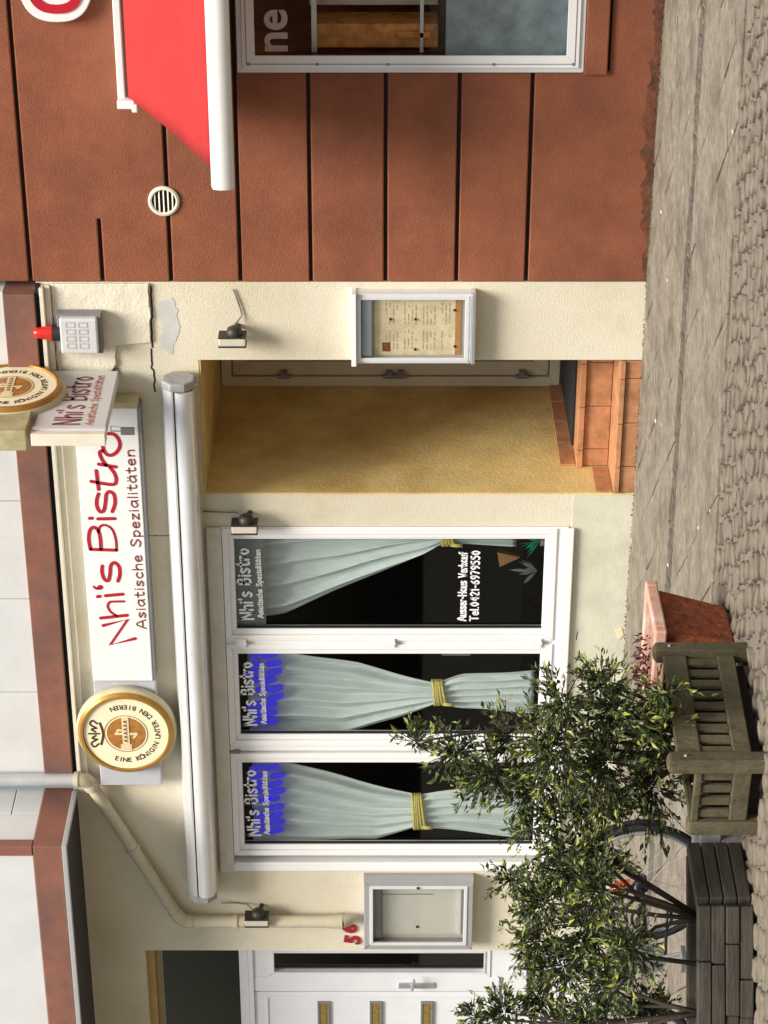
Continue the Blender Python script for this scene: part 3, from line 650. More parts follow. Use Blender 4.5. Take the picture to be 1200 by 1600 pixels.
# house door on the left with its dark transom
hd = MB(); hd.ring(-6.39, -4.112, -.04, 2.535, .035, .07, .16); hd.box(-6.39, -4.112, .07, .16, 2.535, 2.60)
door = obj('house_door', hd, WHITE2, cbd, bev=.004)
q = MB(); q.ring(-6.39, -4.112, 2.56, 3.20, .04, .10, .15); obj('transom_frame', q, M('brown transom frame', (.30, .22, .10), .6, .1, 8), door, bev=.004)
q = MB(); q.box(-6.39, -4.112, .07, .20, 3.20, 3.26); obj('transom_head', q, M('ochre head board', (.40, .29, .12), .7, .1, 8), door)
q = MB(); q.box(-6.36, -4.14, .125, .130, 2.60, 3.17); obj('transom_glass', q, GLASS, door)
q = MB(); q.box(-6.39, -4.10, .9, .92, -.04, 3.25); obj('hall_interior', q, INT, door)
q = MB(); q.ring(-4.425, -4.148, .80, 2.40, .045, .078, .13); q.box(-4.425, -4.148, .085, .13, .0, .80); q.box(-4.425, -4.148, .085, .13, 2.40, 2.50); q.box(-4.56, -4.425, .082, .13, .0, 2.50)
obj('side_leaf', q, WHITE2, door, bev=.004)
q = MB(); q.box(-4.375, -4.195, .110, .116, .846, 2.355); obj('side_glass', q, GLASS, door)
q = MB(); q.ring(-4.385, -4.185, .838, 2.362, .012, .072, .082); obj('glazing_bead', q, ALUW, door)
q = MB(); q.box(-5.60, -4.572, .088, .13, .0, 2.50); lf = obj('door_leaf', q, WHITE2, door, bev=.004)
q = MB(); q.ring(-5.5, -4.60, .2, 2.42, .02, .080, .090); obj('leaf_moulding', q, WHITE2, lf, bev=.003)
for z in (2.0, 1.622, 1.252):
    q = MB(); q.ring(-4.92, -4.655, z - .045, z + .045, .016, .072, .09); fl = obj('letter_slot', q, GREYD, door, bev=.003)
    q = MB(); q.box(-4.90, -4.67, .078, .085, z - .03, z + .03); q.box(-4.86, -4.76, .074, .079, z - .018, z + .022); q.box(-4.74, -4.69, .074, .079, z - .02, z + .012); obj('slot_flap', q, BRASS, fl)
q = MB(); q.box(-4.525, -4.475, .070, .083, 1.20, 1.46); q.tube([(-4.50, .07, 1.36), (-4.50, .025, 1.36), (-4.47, .02, 1.36), (-4.40, .02, 1.35)], .011, 10); obj('door_handle', q, ALU, door, bev=.003)

# ------------------------------------------------------------------ things on the facade
# closed silver awning cassette
t = thing('awning_cassette', 'long closed silver awning cassette above the bistro window', 'awning', (-1.5, -.12, 2.8))
A0, A1 = -3.46, .40
prof = []
for i in range(13):
    a_ = R(-90) + R(180) * i / 12; prof.append((-.13 - .10 * math.cos(a_), 2.812 + .094 * math.sin(a_)))
prof += [(-.06, 2.906), (-.06, 2.718)]
def extr(mb, prof, x0, x1):
    n = len(prof); vs_ = [(x0, y, z) for y, z in prof] + [(x1, y, z) for y, z in prof]
    return mb.add(vs_, [tuple(range(n)), tuple(n + k for k in reversed(range(n)))] + [(k, n + k, n + (k + 1) % n, (k + 1) % n) for k in range(n)])
mb = MB(); extr(mb, [(-.012, 2.905), (-.07, 2.925), (-.17, 2.905), (-.212, 2.856), (-.212, 2.845), (-.07, 2.85), (-.012, 2.85)], A0, A1); o = obj('cassette_cover', mb, SILVER, t); autosmooth(o, 30)
mb = MB(); extr(mb, [(-.07, 2.842), (-.205, 2.838), (-.232, 2.81), (-.236, 2.775), (-.215, 2.738), (-.17, 2.716), (-.09, 2.712), (-.07, 2.73)], A0 + .005, A1 - .005); o = obj('front_profile', mb, SILVER, t); autosmooth(o, 50)
mb = MB(); mb.box(A0, A1, -.20, -.03, 2.836, 2.849); obj('cloth_slot', mb, DARK, t)
for x, nm in ((A1, 1), (A0, -1)):
    mb = MB(); hx = [(-.125 + .108 * math.cos(R(a_ + 22)), 2.815 + .108 * math.sin(R(a_ + 22))) for a_ in range(0, 360, 45)]
    extr(mb, hx, x, x + nm * .055); o = obj('end_cap', mb, M('cap grey plastic', (.30, .30, .30), .45, .2, 30), t, bev=.012)
for x in (-3.2, -1.6, .15):
    mb = MB(); mb.box(x - .05, x + .05, -.06, -.001, 2.74, 2.90); obj('wall_bracket', mb, GREYD, t)

# main sign with the handwritten name
t = thing('bistro_sign', 'long white sign board with handwritten red bistro name above the awning cassette', 'sign', (-.7, 0, 3.27))
mb = MB(); mb.box(-1.74, .25, -.13, -.001, 3.075, 3.465); obj('sign_box', mb, SIGNW, t, bev=.006)
mb = MB(); mb.box(.252, .292, -.135, -.001, 3.07, 3.47); obj('end_cap', mb, M('yellowed end cap', (.46, .40, .22), .5, .1, 8), t, bev=.005)
mb = MB(); mb.box(-1.741, .251, -.125, -.001, 3.058, 3.073); obj('lower_rail', mb, GREYD, t)
ST = [[(-1.411, 3.173), (-1.46, 3.338), (-1.265, 3.214), (-1.313, 3.376)], [(-1.256, 3.388), (-1.234, 3.215)], [(-1.24, 3.282), (-1.208, 3.321), (-1.166, 3.337), (-1.139, 3.326), (-1.132, 3.307), (-1.13, 3.23)], [(-1.088, 3.347), (-1.076, 3.234)], [(-1.095, 3.399), (-1.092, 3.381)], [(-1.02, 3.417), (-1.034, 3.403), (-1.035, 3.375), (-1.022, 3.366), (-1.015, 3.379), (-1.029, 3.391)], [(-0.866, 3.354), (-0.915, 3.359), (-0.965, 3.346), (-0.974, 3.322), (-0.921, 3.308), (-0.864, 3.3), (-0.842, 3.274), (-0.874, 3.248), (-0.933, 3.247), (-0.98, 3.262)], [(-0.745, 3.421), (-0.751, 3.257)], [(-0.745, 3.421), (-0.669, 3.428), (-0.605, 3.415), (-0.584, 3.388), (-0.611, 3.364), (-0.669, 3.355), (-0.745, 3.355)], [(-0.623, 3.364), (-0.582, 3.352), (-0.568, 3.32), (-0.597, 3.278), (-0.669, 3.258), (-0.751, 3.257)], [(-0.524, 3.362), (-0.522, 3.254)], [(-0.52, 3.414), (-0.519, 3.396)], [(-0.344, 3.346), (-0.387, 3.36), (-0.438, 3.361), (-0.473, 3.343), (-0.461, 3.32), (-0.404, 3.307), (-0.349, 3.298), (-0.329, 3.275), (-0.353, 3.25), (-0.415, 3.248), (-0.473, 3.269)], [(-0.256, 3.388), (-0.279, 3.258), (-0.251, 3.231), (-0.202, 3.238), (-0.16, 3.263)], [(-0.18, 3.351), (-0.315, 3.344)], [(-0.135, 3.334), (-0.155, 3.226)], [(-0.144, 3.286), (-0.101, 3.311), (-0.054, 3.322), (-0.041, 3.303)], [(0.077, 3.275), (0.073, 3.228), (0.037, 3.2), (-0.01, 3.195), (-0.054, 3.22), (-0.074, 3.256), (-0.06, 3.285), (-0.021, 3.299), (0.026, 3.299)]]
mb = MB()
for s_ in ST: mb.stroke(s_, .0115 if len(s_) != 6 else .008, facade(-.1305), .002, not (len(s_) == 4 and s_[0][0] < -1.4))
obj('name_lettering', mb, SIGNRED, t)
mb = MB(); write(mb, 'Asiatische Spezialitäten', -1.335, -.035, 3.098, 3.108, .062, .0048, facade(-.1305), .002); obj('subtitle_lettering', mb, SIGNBROWN, t)
# grey carrier plate and beer disc
mb = MB(); mb.box(-2.60, -1.745, -.10, -.001, 3.06, 3.468)
tag(obj('carrier_plate', mb, GREY, bev=.006), 'plain grey carrier plate fixed to the wall behind the round beer sign', 'plate')
def beer_face(parent, C0, toM, seed):       # toM: matrix from the disc's own plane (x right, y up, z out) into the world
    def T(x, z, d): return tuple(toM @ Vector((x, z, d)))
    def lat(mb, prof, n=64):
        b = len(mb.v)
        for r, d in prof:
            for k_ in range(n): a_ = 2 * math.pi * k_ / n; mb.v.append(T(r * math.cos(a_), r * math.sin(a_), d))
        for i in range(len(prof) - 1):
            for k_ in range(n): k2 = (k_ + 1) % n; mb.f.append((b + i * n + k_, b + i * n + k2, b + (i + 1) * n + k2, b + (i + 1) * n + k_))
        mb.f.append(tuple(b + (len(prof) - 1) * n + k_ for k_ in range(n))); return mb
    mb = MB(); lat(mb, [(.315, -.02), (.318, 0), (.300, .020), (.283, .022), (.281, .004)]); o = obj('gold_rim', mb, GOLD, parent); autosmooth(o, 40)
    mb = MB(); lat(mb, [(.2805, .005), (.279, .009)]); obj('face_disc', mb, DISC, parent)
    mb = MB(); lat(mb, [(.128, .009), (.127, .0115)]); obj('amber_centre', mb, AMBER, parent)
    mb = MB(); lat(mb, [(.145, .0092), (.145, .0105), (.140, .0105)]); mb.f.pop(); obj('centre_ring', mb, GOLD, parent)
    mb = MB(); E = .0118                  # banner across, key-like upright behind it
    mb.hexa([T(x, z, d) for d in (E, E + .003) for x, z in ((-.118, -.022), (.130, -.022), (.130, .024), (-.118, .024))])
    mb.hexa([T(x, z, d) for d in (E, E + .0025) for x, z in ((-.128, -.034), (-.082, -.034), (-.082, .038), (-.128, .038))])
    mb.hexa([T(x, z, d) for d in (E - .002, E + .0015) for x, z in ((-.008, -.075), (.009, -.075), (.009, .075), (-.008, .075))])
    mb.stroke([(.0, .06), (.03, .05), (.028, .03)], .008, lambda x, z, d: T(x, z, E + d), .002); mb.stroke([(.0, -.07), (-.03, -.05)], .008, lambda x, z, d: T(x, z, E + d), .002)
    obj('banner', mb, M('banner cream', (.72, .60, .36), .5, .12, 40), parent)
    mb = MB()
    for k_ in range(6): mb.stroke([(-.06 + .03 * k_, -.009), (-.052 + .03 * k_, .012)], .0035, lambda x, z, d: T(x, z, E + .0031 + d), .001); mb.stroke([(-.052 + .03 * k_, .012), (-.044 + .03 * k_, -.009)], .003, lambda x, z, d: T(x, z, E + .0031 + d), .001)
    txt = 'EINE KÖNIGIN UNTER DEN BIEREN'; n = len(txt)
    for i, c in enumerate(txt):
        if c == ' ': continue
        a_ = R(212 + (328 + 0) * 0 + (i / (n - 1)) * 222 - 52)      # from left, under the centre, to the right
        rad = .212; m4 = toM @ Matrix.Translation((rad * math.cos(a_), rad * math.sin(a_), .0095)) @ Matrix.Rotation(a_ + R(90), 4, 'Z') @ Matrix.Translation((0, -.014, 0))
        put_text(mb, c, .049, .0007, m4, .0012)
    cr_ = lambda x, z, d: T(x, z, .0095 + d)
    mb.stroke([(-.085, .168), (0, .150), (.085, .168)], .008, cr_, .0012)
    for s_ in ([(-.08, .185), (-.105, .215), (-.075, .232), (-.05, .20)], [(-.045, .19), (-.035, .225), (-.015, .20)], [(0, .175), (0, .245)], [(.045, .19), (.035, .225), (.015, .20)], [(.08, .185), (.105, .215), (.075, .232), (.05, .20)]): mb.stroke(s_, .0065, cr_, .0012)
    obj('ring_lettering', mb, INK, parent)
t = thing('beer_sign', 'round cream beer sign with gold rim mounted flat left of the long name board', 'sign', (-2.115, 0, 3.265))
mb = MB(); mb.lathe([(.26, 0), (.325, .006), (.332, .02), (.332, .055), (.322, .075), (.316, .08)], (-2.115, -.10, 3.265), (0, -1, 0), 64); o = obj('sign_drum', mb, DRUM, t); autosmooth(o, 40)
beer_face(t, None, Matrix.Translation((-2.115, -.182, 3.265)) @ XZ, 1)
# projecting signs
t = thing('projecting_sign', 'white box sign projecting from the wall with the small handwritten bistro name', 'sign', (.43, 0, 3.38))
mb = MB(); mb.box(.395, .465, -.80, -.05, 3.185, 3.60); obj('sign_box', mb, M('grey white sign sheet', (.60, .60, .60), .4, .04, 5, dirt=(.45, .44, .4), dscale=5, damt=.3), t, bev=.004)
mb = MB(); mb.ring(-.90, -.05, 3.175, 3.61, .0, 0, 0) if False else mb.box(.388, .472, -.838, -.802, 3.18, 3.605); mb.box(.40, .46, -.845, -.838, 3.18, 3.605); obj('edge_profile', mb, ALUW, t, bev=.003)
mb = MB(); mb.box(.41, .45, -.856, -.846, 3.18, 3.605); obj('edge_groove', mb, DRUM, t)
mb = MB(); mb.box(.392, .468, -.90, -.857, 3.178, 3.607); obj('edge_bar', mb, MOULD, t, bev=.004)
side = lambda x, z, d: (.4655 + d, x, z)
mb = MB()
write(mb, "Nhi's Bistro", -.80 + .03, -.135, 3.345, 3.33, .15, .0085, side, .0015, .03); obj('name_lettering', mb, SIGNBROWN, t)
mb = MB(); write(mb, 'Asiatische Spezialitäten', -.775, -.12, 3.265, 3.265, .045, .005, side, .0015); obj('subtitle_lettering', mb, M('faded subtitle', (.46, .25, .22), .7, .2, 30), t)
mb = MB(); mb.box(.42, .44, -.05, -.001, 3.22, 3.25); mb.box(.42, .44, -.05, -.001, 3.53, 3.56); mb.box(.40, .46, -.008, -.001, 3.19, 3.60); obj('wall_bracket', mb, GREYD, t)
t = thing('projecting_beer_sign', 'round cream beer sign with gold rim projecting from the wall above the small box sign', 'sign', (.43, -.33, 3.80))
mb = MB(); mb.lathe([(.30, 0), (.335, .01), (.338, .03), (.338, .12), (.325, .14), (.316, .145)], (.352, -.36, 3.80), (1, 0, 0), 64); o = obj('sign_drum', mb, DRUM, t); autosmooth(o, 40)
beer_face(t, None, Matrix.Translation((.499, -.36, 3.80)) @ YZ, 2)
mb = MB(); mb.box(.36, .49, -.90, -.62, 3.63, 3.86); obj('sign_housing', mb, M('mossy sign housing', (.42, .38, .22), .6, .2, 10, dirt=(.24, .22, .09), dscale=6, damt=.6), t, bev=.008)
mb = MB(); mb.tube([(.43, -.05, 3.9), (.43, -.001, 3.9)], .015); mb.tube([(.43, -.06, 4.06), (.43, -.001, 4.06)], .015); obj('wall_arm', mb, GREYD, t)
mb = MB(); mb.tube([(.13, -.20, 3.235), (.13, -.20, 3.175)], .004, 6); mb.box(.105, .155, -.207, -.193, 3.09, 3.175); mb.tube([(.13, -.132, 3.24), (.13, -.20, 3.235)], .004, 6)
tag(obj('lamp_bracket', mb, GREYD, bev=.004), 'small dark flat bracket hanging before the right end of the name board', 'bracket')

# downpipe
t = thing('downpipe', 'grey and cream rain downpipe running diagonally down the wall above the left display case', 'pipe', (-3.0, -.07, 2.9))
mb = MB(); mb.tube([(-2.545, -.11, 6), (-2.545, -.11, 3.63)], .044, 16); o = obj('upper_pipe', mb, ZINC, t); autosmooth(o)
mb = MB(); mb.tube([(-2.545, -.11, 3.645), (-2.545, -.11, 3.60), (-2.56, -.095, 3.565), (-2.60, -.08, 3.545)], .049, 16); mb.tube([(-2.545, -.11, 3.64), (-2.545, -.11, 3.615)], .056, 16); mb.tube([(-2.60, -.08, 3.545), (-2.63, -.075, 3.53)], .055, 16); o = obj('elbow', mb, PIPE, t); autosmooth(o)
mb = MB(); mb.tube([(-2.60, -.075, 3.545), (-3.72, -.072, 3.015)], .043, 16); o = obj('diagonal_pipe', mb, PIPE, t); autosmooth(o)
mb = MB(); mb.tube([(-3.70, -.072, 3.025), (-3.76, -.072, 2.99), (-3.785, -.072, 2.955), (-3.79, -.072, 2.90)], .049, 16); o = obj('elbow', mb, PIPE, t); autosmooth(o)
mb = MB(); mb.tube([(-3.79, -.072, 2.93), (-3.79, -.072, 1.86)], .043, 16); o = obj('lower_pipe', mb, PIPE, t); autosmooth(o)
mb = MB(); mb.tube([(-3.79, -.072, 1.95), (-3.79, -.072, 1.855)], .049, 16); mb.tube([(-3.79, -.072, 1.855), (-3.785, -.055, 1.80), (-3.78, -.03, 1.765)], [.047, .04, .012], 16); o = obj('pipe_shoe', mb, PIPE, t); autosmooth(o)
for x, z in ((-3.15, 3.285), (-3.79, 2.6)):
    mb = MB(); mb.lathe([(.05, -.012), (.05, .012)], (x, -.074, z), (-1.12, 0, -.53) if x > -3.5 else (0, 0, 1), 16); mb.box(x - .008, x + .008, -.035, -.001, z - .008, z + .008); obj('pipe_clip', mb, PIPE, t)

# three small flood lamps
def lamp(label, x, z, wire):
    t = thing('flood_lamp', label, 'lamp', (x, 0, z), 'small flood lamps on the cream wall')
    mb = MB(); mb.hexa([(x - .022, -.15, z - .080), (x + .028, -.15, z - .080), (x + .028, -.05, z - .080), (x - .022, -.05, z - .080), (x - .022, -.15, z + .080), (x + .028, -.15, z + .080), (x + .028, -.05, z + .080), (x - .022, -.05, z + .080)]); obj('lamp_housing', mb, LAMPB, t, bev=.006)
    mb = MB(); mb.box(x + .029, x + .038, -.155, -.045, z - .084, z + .084); mb.box(x - .030, x - .023, -.155, -.045, z - .084, z + .084); obj('lamp_rim', mb, LAMPD, t, bev=.003)
    mb = MB(); mb.lathe([(.048, 0), (.050, .015), (.042, .038), (.022, .050)], (x + .038, -.10, z - .012), (1, 0, 0), 16); mb.tube([(x + .05, -.10, z - .012), (x + .05, -.001, z - .03)], .016, 10); o = obj('lamp_body', mb, LAMPD, t); autosmooth(o)
    mb = MB(); mb.tube([(x + .06, -.08, z + .02), *wire], .0055, 6); obj('cable', mb, GREYD, t, smooth=True)
lamp('small flood lamp with a cable to the right on the pilaster above the menu case', .695, 2.48, [(.785, -.03, 2.45), (.82, -.012, 2.425), (.90, -.010, 2.445), (.985, -.010, 2.475)])
lamp('small flood lamp between the entrance recess and the bistro window', -.60, 2.445, [(-.54, -.02, 2.50), (-.545, -.01, 2.60), (-.535, -.015, 2.71)])
lamp('small flood lamp beside the downpipe under the left end of the cassette', -3.75, 2.45, [(-3.68, -.02, 2.52), (-3.675, -.01, 2.6), (-3.66, -.03, 2.70)])

# alarm box
t = thing('alarm_box', 'grey alarm box with a red beacon on the rough plaster beside the brown band', 'alarm', (.735, 0, 3.4))
mb = MB(); mb.box(.62, .85, -.14, -.023, 3.285, 3.51); o = obj('alarm_case', mb, ALARMG, t, bev=.010)
mb = MB(); mb.ring(.605, .865, 3.265, 3.53, .02, -.10, -.03); obj('mount_frame', mb, GREYD, t, bev=.004)
mb = MB()
for r_ in range(2):
    for c_ in range(4):
        x0 = .655 + c_ * .046; zz = 3.415 - r_ * .075; mb.ring(x0, x0 + .036, zz, zz + .058, .007, -.1415, -.1395)
obj('alarm_print', mb, ALARMT, t)
mb = MB(); mb.lathe([(.05, 0), (.05, .05)], (.735, -.085, 3.512), (0, 0, 1), 24); o = obj('beacon_collar', mb, BLACK, t); autosmooth(o)
mb = MB(); mb.lathe([(.046, 0), (.046, .02), (.036, .075), (.034, .10), (.026, .11)], (.735, -.085, 3.562), (0, 0, 1), 24); o = obj('beacon_lens', mb, BEACON, t); autosmooth(o)

# menu cases
def case(label, x0, x1, z0, z1, d, fw, mat, lamp_strip):
    t = thing('display_case', label, 'display case', ((x0 + x1) / 2, 0, z0))
    mb = MB(); mb.ring(x0, x1, z0, z1, fw, -d, -.001); fr_ = obj('case_frame', mb, mat, t, bev=.006)
    mb = MB(); mb.box(x0 + fw, x1 - fw, -.022, -.002, z0 + fw, z1 - fw); obj('back_panel', mb, M('case back', (.58, .58, .56), .7, .05, 8), t)
    mb = MB(); mb.ring(x0 + fw - .004, x1 - fw + .004, z0 + fw - .004, z1 - fw + .004, .024, -d - .006, -d + .012); obj('case_door', mb, ALUW, t, bev=.003)
    mb = MB(); mb.box(x0 + fw + .02, x1 - fw - .02, -d + .002, -d + .005, z0 + fw + .02, z1 - fw - .02); obj('case_glass', mb, GLASSC, t)
    if lamp_strip: mb = MB(); mb.box(x0 + fw + .026, x1 - fw - .026, -d + .013, -.024, z1 - fw - .085, z1 - fw - .024); obj('lamp_cover', mb, M('blue grey lamp cover', (.36, .43, .50), .4, .05, 6), t, bev=.004)
    return t
t = case('aluminium menu case with a yellowed menu on the pilaster right of the entrance', .525, .985, 1.045, 1.745, .075, .018, ALUW, True)
mb = MB(); mb.box(.518, .992, -.105, -.001, 1.735, 1.765); obj('case_roof', mb, WHITE, t, bev=.004)
mb = MB(); mb.box(.53, .99, -.10, -.001, 1.02, 1.044); obj('case_foot', mb, ALU, t, bev=.004)
t = case('grey display case with a blank pale sheet under the red house number', -4.02, -3.415, .945, 1.705, .10, .045, M('grey anodised frame', (.40, .40, .41), .45, .05, 8, metal=.35), False)
mb = MB(); mb.box(-3.95, -3.485, -.06, -.024, 1.585, 1.645); obj('lamp_cover', mb, M('grey lamp cover', (.33, .34, .34), .5), t, bev=.004)
m_ = thing('menu_sheet', 'yellowed printed menu pinned inside the aluminium case right of the entrance', 'menu', (.755, -.03, 1.12))
mb = MB(); mb.box(.562, .962, -.028, -.0235, 1.125, 1.625); obj('sheet', mb, PAPER, m_)
mb = MB(); rr = random.Random(11)
for r_ in range(19):
    z = 1.575 - r_ * .0225
    for c0, c1 in ((.60, .735), (.765, .91)):
        x = c0
        while x < c1 - .02:
            l = rr.uniform(.01, .05); l = min(l, c1 - x)
            if rr.random() > .25 and r_ % 5: mb.box(x, x + l, -.0286, -.0281, z, z + .007)
            x += l + .008
stuff(obj('menu_print', mb, M('faded menu print', (.50, .44, .28), .9), m_))
mb = MB(); mb.box(.562, .962, -.0295, -.0282, 1.105, 1.14); obj('orange_strip', mb, CORK, m_)
mb = MB(); mb.box(.585, .645, -.0292, -.0283, 1.53, 1.58); obj('menu_picture', mb, M('brown dish picture', (.24, .09, .035), .6, .6, 40), m_)
for x, z in ((.80, 1.53), (.80, 1.38), (.60, 1.38), (.62, 1.14), (.86, 1.145)):
    mb = MB(); mb.lathe([(.008, 0), (.008, .008), (.004, .012)], (x, -.0288, z), (0, -1, 0), 8); obj('pin', mb, BLACK, m_)
m_ = thing('blank_sheet', 'blank pale sheet with one grey line inside the left display case', 'sheet', (-3.72, -.03, 1.0))
mb = MB(); mb.box(-3.935, -3.49, -.03, -.0235, 1.01, 1.575); obj('sheet', mb, PAPERW, m_)
mb = MB(); mb.box(-3.585, -3.578, -.0312, -.0302, 1.22, 1.58); obj('line', mb, GREYD, m_)
mb = MB(); mb.lathe([(.010, 0), (.010, .006)], (-3.87, -.0302, 1.33), (0, -1, 0), 10); mb.lathe([(.010, 0), (.010, .008)], (-3.466, -.1065, 1.33), (0, -1, 0), 10); obj('pin', mb, BLACK, m_)
mb = MB(); mb.box(-3.93, -3.50, -.045, -.032, 1.028, 1.05); obj('holder_rail', mb, WHITE, m_)
t = thing('house_number', 'red house number 56 on the cream wall above the left display case', 'number', (-3.97, 0, 1.74))
for c, x, z in (('5', -4.015, 1.735), ('6', -3.915, 1.76)):
    mb = MB(); put_text(mb, c, .155, .004, Matrix.Translation((x, -.006, z)) @ XZ @ Matrix.Rotation(R(-8), 4, 'Z'), .006); obj('digit', mb, LETRED, t)

# round vent
t = thing('wall_vent', 'round pale wall vent with slats on the red brown wall', 'vent', (1.55, 0, 2.862))
mb = MB(); mb.lathe([(.092, 0), (.092, .012), (.080, .018), (.072, .016), (.070, .004)], (1.55, -.006, 2.862), (0, -1, 0), 40, False); o = obj('vent_ring', mb, MOULD, t); autosmooth(o)
mb = MB(); mb.lathe([(.075, 0), (.075, .003)], (1.55, -.006, 2.862), (0, -1, 0), 40); obj('vent_back', mb, DARK, t)
for i in range(5):
    z = 2.862 - .052 + i * .026; hw = math.sqrt(max(.071 ** 2 - (z - 2.862) ** 2, 0)); mb = MB(); mb.hexa([(1.55 - hw, -.018, z - .004), (1.55 + hw, -.018, z - .004), (1.55 + hw, -.010, z + .002), (1.55 - hw, -.010, z + .002), (1.55 - hw, -.018, z - .001), (1.55 + hw, -.018, z - .001), (1.55 + hw, -.010, z + .005), (1.55 - hw, -.010, z + .005)]); obj('slat', mb, MOULD, t)

# red shop awning
t = thing('red_awning', 'open red cloth awning with a white front bar over the shop window', 'awning', (3.5, -.1, 3.0))
mb = MB(); nu, nv = 30, 14
for j in range(nv + 1):
    for i in range(nu + 1):
        v_ = j / nv; x0 = 2.225 - .155 * 0 * v_; x = 2.215 + (5.6 - 2.215) * i / nu
        mb.v.append((2.07 + (x - 2.07) if False else x + (-.145 * v_) * (1 - i / nu), -.12 - .73 * v_, 3.025 - .515 * v_ - .018 * math.sin(math.pi * v_) + .004 * math.sin(i * 1.1) * math.sin(math.pi * v_)))
for j in range(nv):
    for i in range(nu): a_ = j * (nu + 1) + i; mb.f.append((a_, a_ + 1, a_ + nu + 2, a_ + nu + 1))
o = obj('awning_cloth', mb, RED, t, smooth=True); sm = o.modifiers.new('thick', 'SOLIDIFY'); sm.thickness = .003
mb = MB(); extr(mb, [(-.84, 2.505), (-.875, 2.512), (-.915, 2.50), (-.93, 2.46), (-.925, 2.41), (-.90, 2.385), (-.86, 2.385), (-.845, 2.41)], 1.97, 5.7); o = obj('front_bar', mb, AWNW, t, bev=.004); autosmooth(o, 50)
mb = MB(); mb.box(2.19, 5.6, -.115, -.007, 3.04, 3.085); obj('wall_cassette', mb, AWNW, t, bev=.008)
mb = MB(); mb.box(2.165, 2.215, -.17, -.007, 2.985, 3.085); mb.box(2.155, 2.20, -.20, -.12, 2.965, 3.00); obj('end_bracket', mb, AWNW, t, bev=.008)
for x in (2.7, 4.9):
    mb = MB(); mb.tube([(x, -.10, 2.93), (x + .55, -.45, 2.68), (x + .05, -.84, 2.44)], .02, 10); obj('folding_arm', mb, AWNW, t, smooth=True)

# big sign letter at the right end
t = thing('shop_sign_letter', 'large red rounded sign letter with a thick white border on the red brown wall', 'sign letter', (2.86, 0, 3.4))
def oval(r0, r1, y, d, cx=2.875, cz=3.405, ax=.82):
    mb = MB(); n = 48; vs_ = []
    for (r, yy) in ((r0, y), (r1, y), (r1, y - d), (r0, y - d)):
        for k_ in range(n): a_ = 2 * math.pi * k_ / n; ca, sa = math.cos(a_), math.sin(a_); vs_.append((cx + ax * r * abs(ca) ** .8 * math.copysign(1, ca), yy, cz + r * abs(sa) ** .8 * math.copysign(1, sa)))
    fs_ = []
    for q in range(4):
        q2 = (q + 1) % 4
        for k_ in range(n): k2 = (k_ + 1) % n; fs_.append((q * n + k_, q * n + k2, q2 * n + k2, q2 * n + k_))
    return mb.add(vs_, fs_)
obj('white_border', oval(.075, .205, -.007, .06, ax=1.15), AWNW, t, bev=.006)
obj('red_face', oval(.115, .160, -.0675, .008, ax=1.15), M('letter red face', (.42, .012, .03), .35), t, bev=.002)

# ------------------------------------------------------------------ planters, bushes and bicycle in front
def beam(mb, p, q, z0, z1, th, inset=0.):
    p, q = Vector((*p, 0)), Vector((*q, 0)); d = (q - p).normalized(); n_ = Vector((-d.y, d.x, 0)) * th / 2; p = p + d * inset; q = q - d * inset
    c = [p - n_, q - n_, q + n_, p + n_]
    return mb.hexa([(v.x, v.y, z0) for v in c] + [(v.x, v.y, z1) for v in c])
t = thing('slatted_planter', 'weathered wooden slatted planter with corner posts under the taller bush', 'planter', (.85, -4.5, 0))
CN = [(1.08, -4.16), (.97, -4.83), (.63, -4.80), (.74, -4.13)]
for i, (x, y) in enumerate(CN):
    mb = MB(); h = (.40, .405, .30, .39)[i]; mb.box(x - .034, x + .034, y - .034, y + .034, -.012, h - .012); mb.hexa([(x - .034, y - .034, h - .012), (x + .034, y - .034, h - .012), (x + .034, y + .034, h - .012), (x - .034, y + .034, h - .012), (x - .02, y - .02, h), (x + .02, y - .02, h), (x + .02, y + .02, h), (x - .02, y + .02, h)]); obj('corner_post', mb, WOOD, t, bev=.005)
    if i < 2: m2 = MB(); m2.lathe([(.008, 0), (.006, .006)], (x + .035, y, .33), (1, 0, 0), 8); obj('screw_head', m2, ALU, t)
for i in range(4):
    p, q = CN[i], CN[(i + 1) % 4]; L_ = math.dist(p, q); hi = .36 if i in (0,) else .285; lo = .26 if i == 0 else .255
    mb = MB(); beam(mb, p, q, lo, hi, .035, .036); obj('rail', mb, WOOD, t, bev=.005)
    mb = MB(); beam(mb, p, q, .05, .125, .035, .036); obj('rail', mb, WOOD, t, bev=.005)
    n_ = max(3, int((L_ - .07) / .062)); d = (Vector(q) - Vector(p)).normalized(); st0 = (L_ - .07) / n_
    for k_ in range(n_):
        c = Vector(p) + d * (.035 + (k_ + .5) * st0); mb = MB(); e = d * (st0 * .29); z_ = lo - .0005
        beam(mb, tuple(c - e), tuple(c + e), .1255, z_, .018 + rnd.uniform(-.002, .003)); obj('slat', mb, WOOD, t, bev=.002)
ins = [(.70 + .03, -4.17), (1.03, -4.19), (.935, -4.78), (.655, -4.76)]
mb = MB(); mb.hexa([(x, y, .0) for x, y in reversed(ins)] + [(x, y, .24) for x, y in reversed(ins)]); obj('soil_box', mb, SOIL, t)

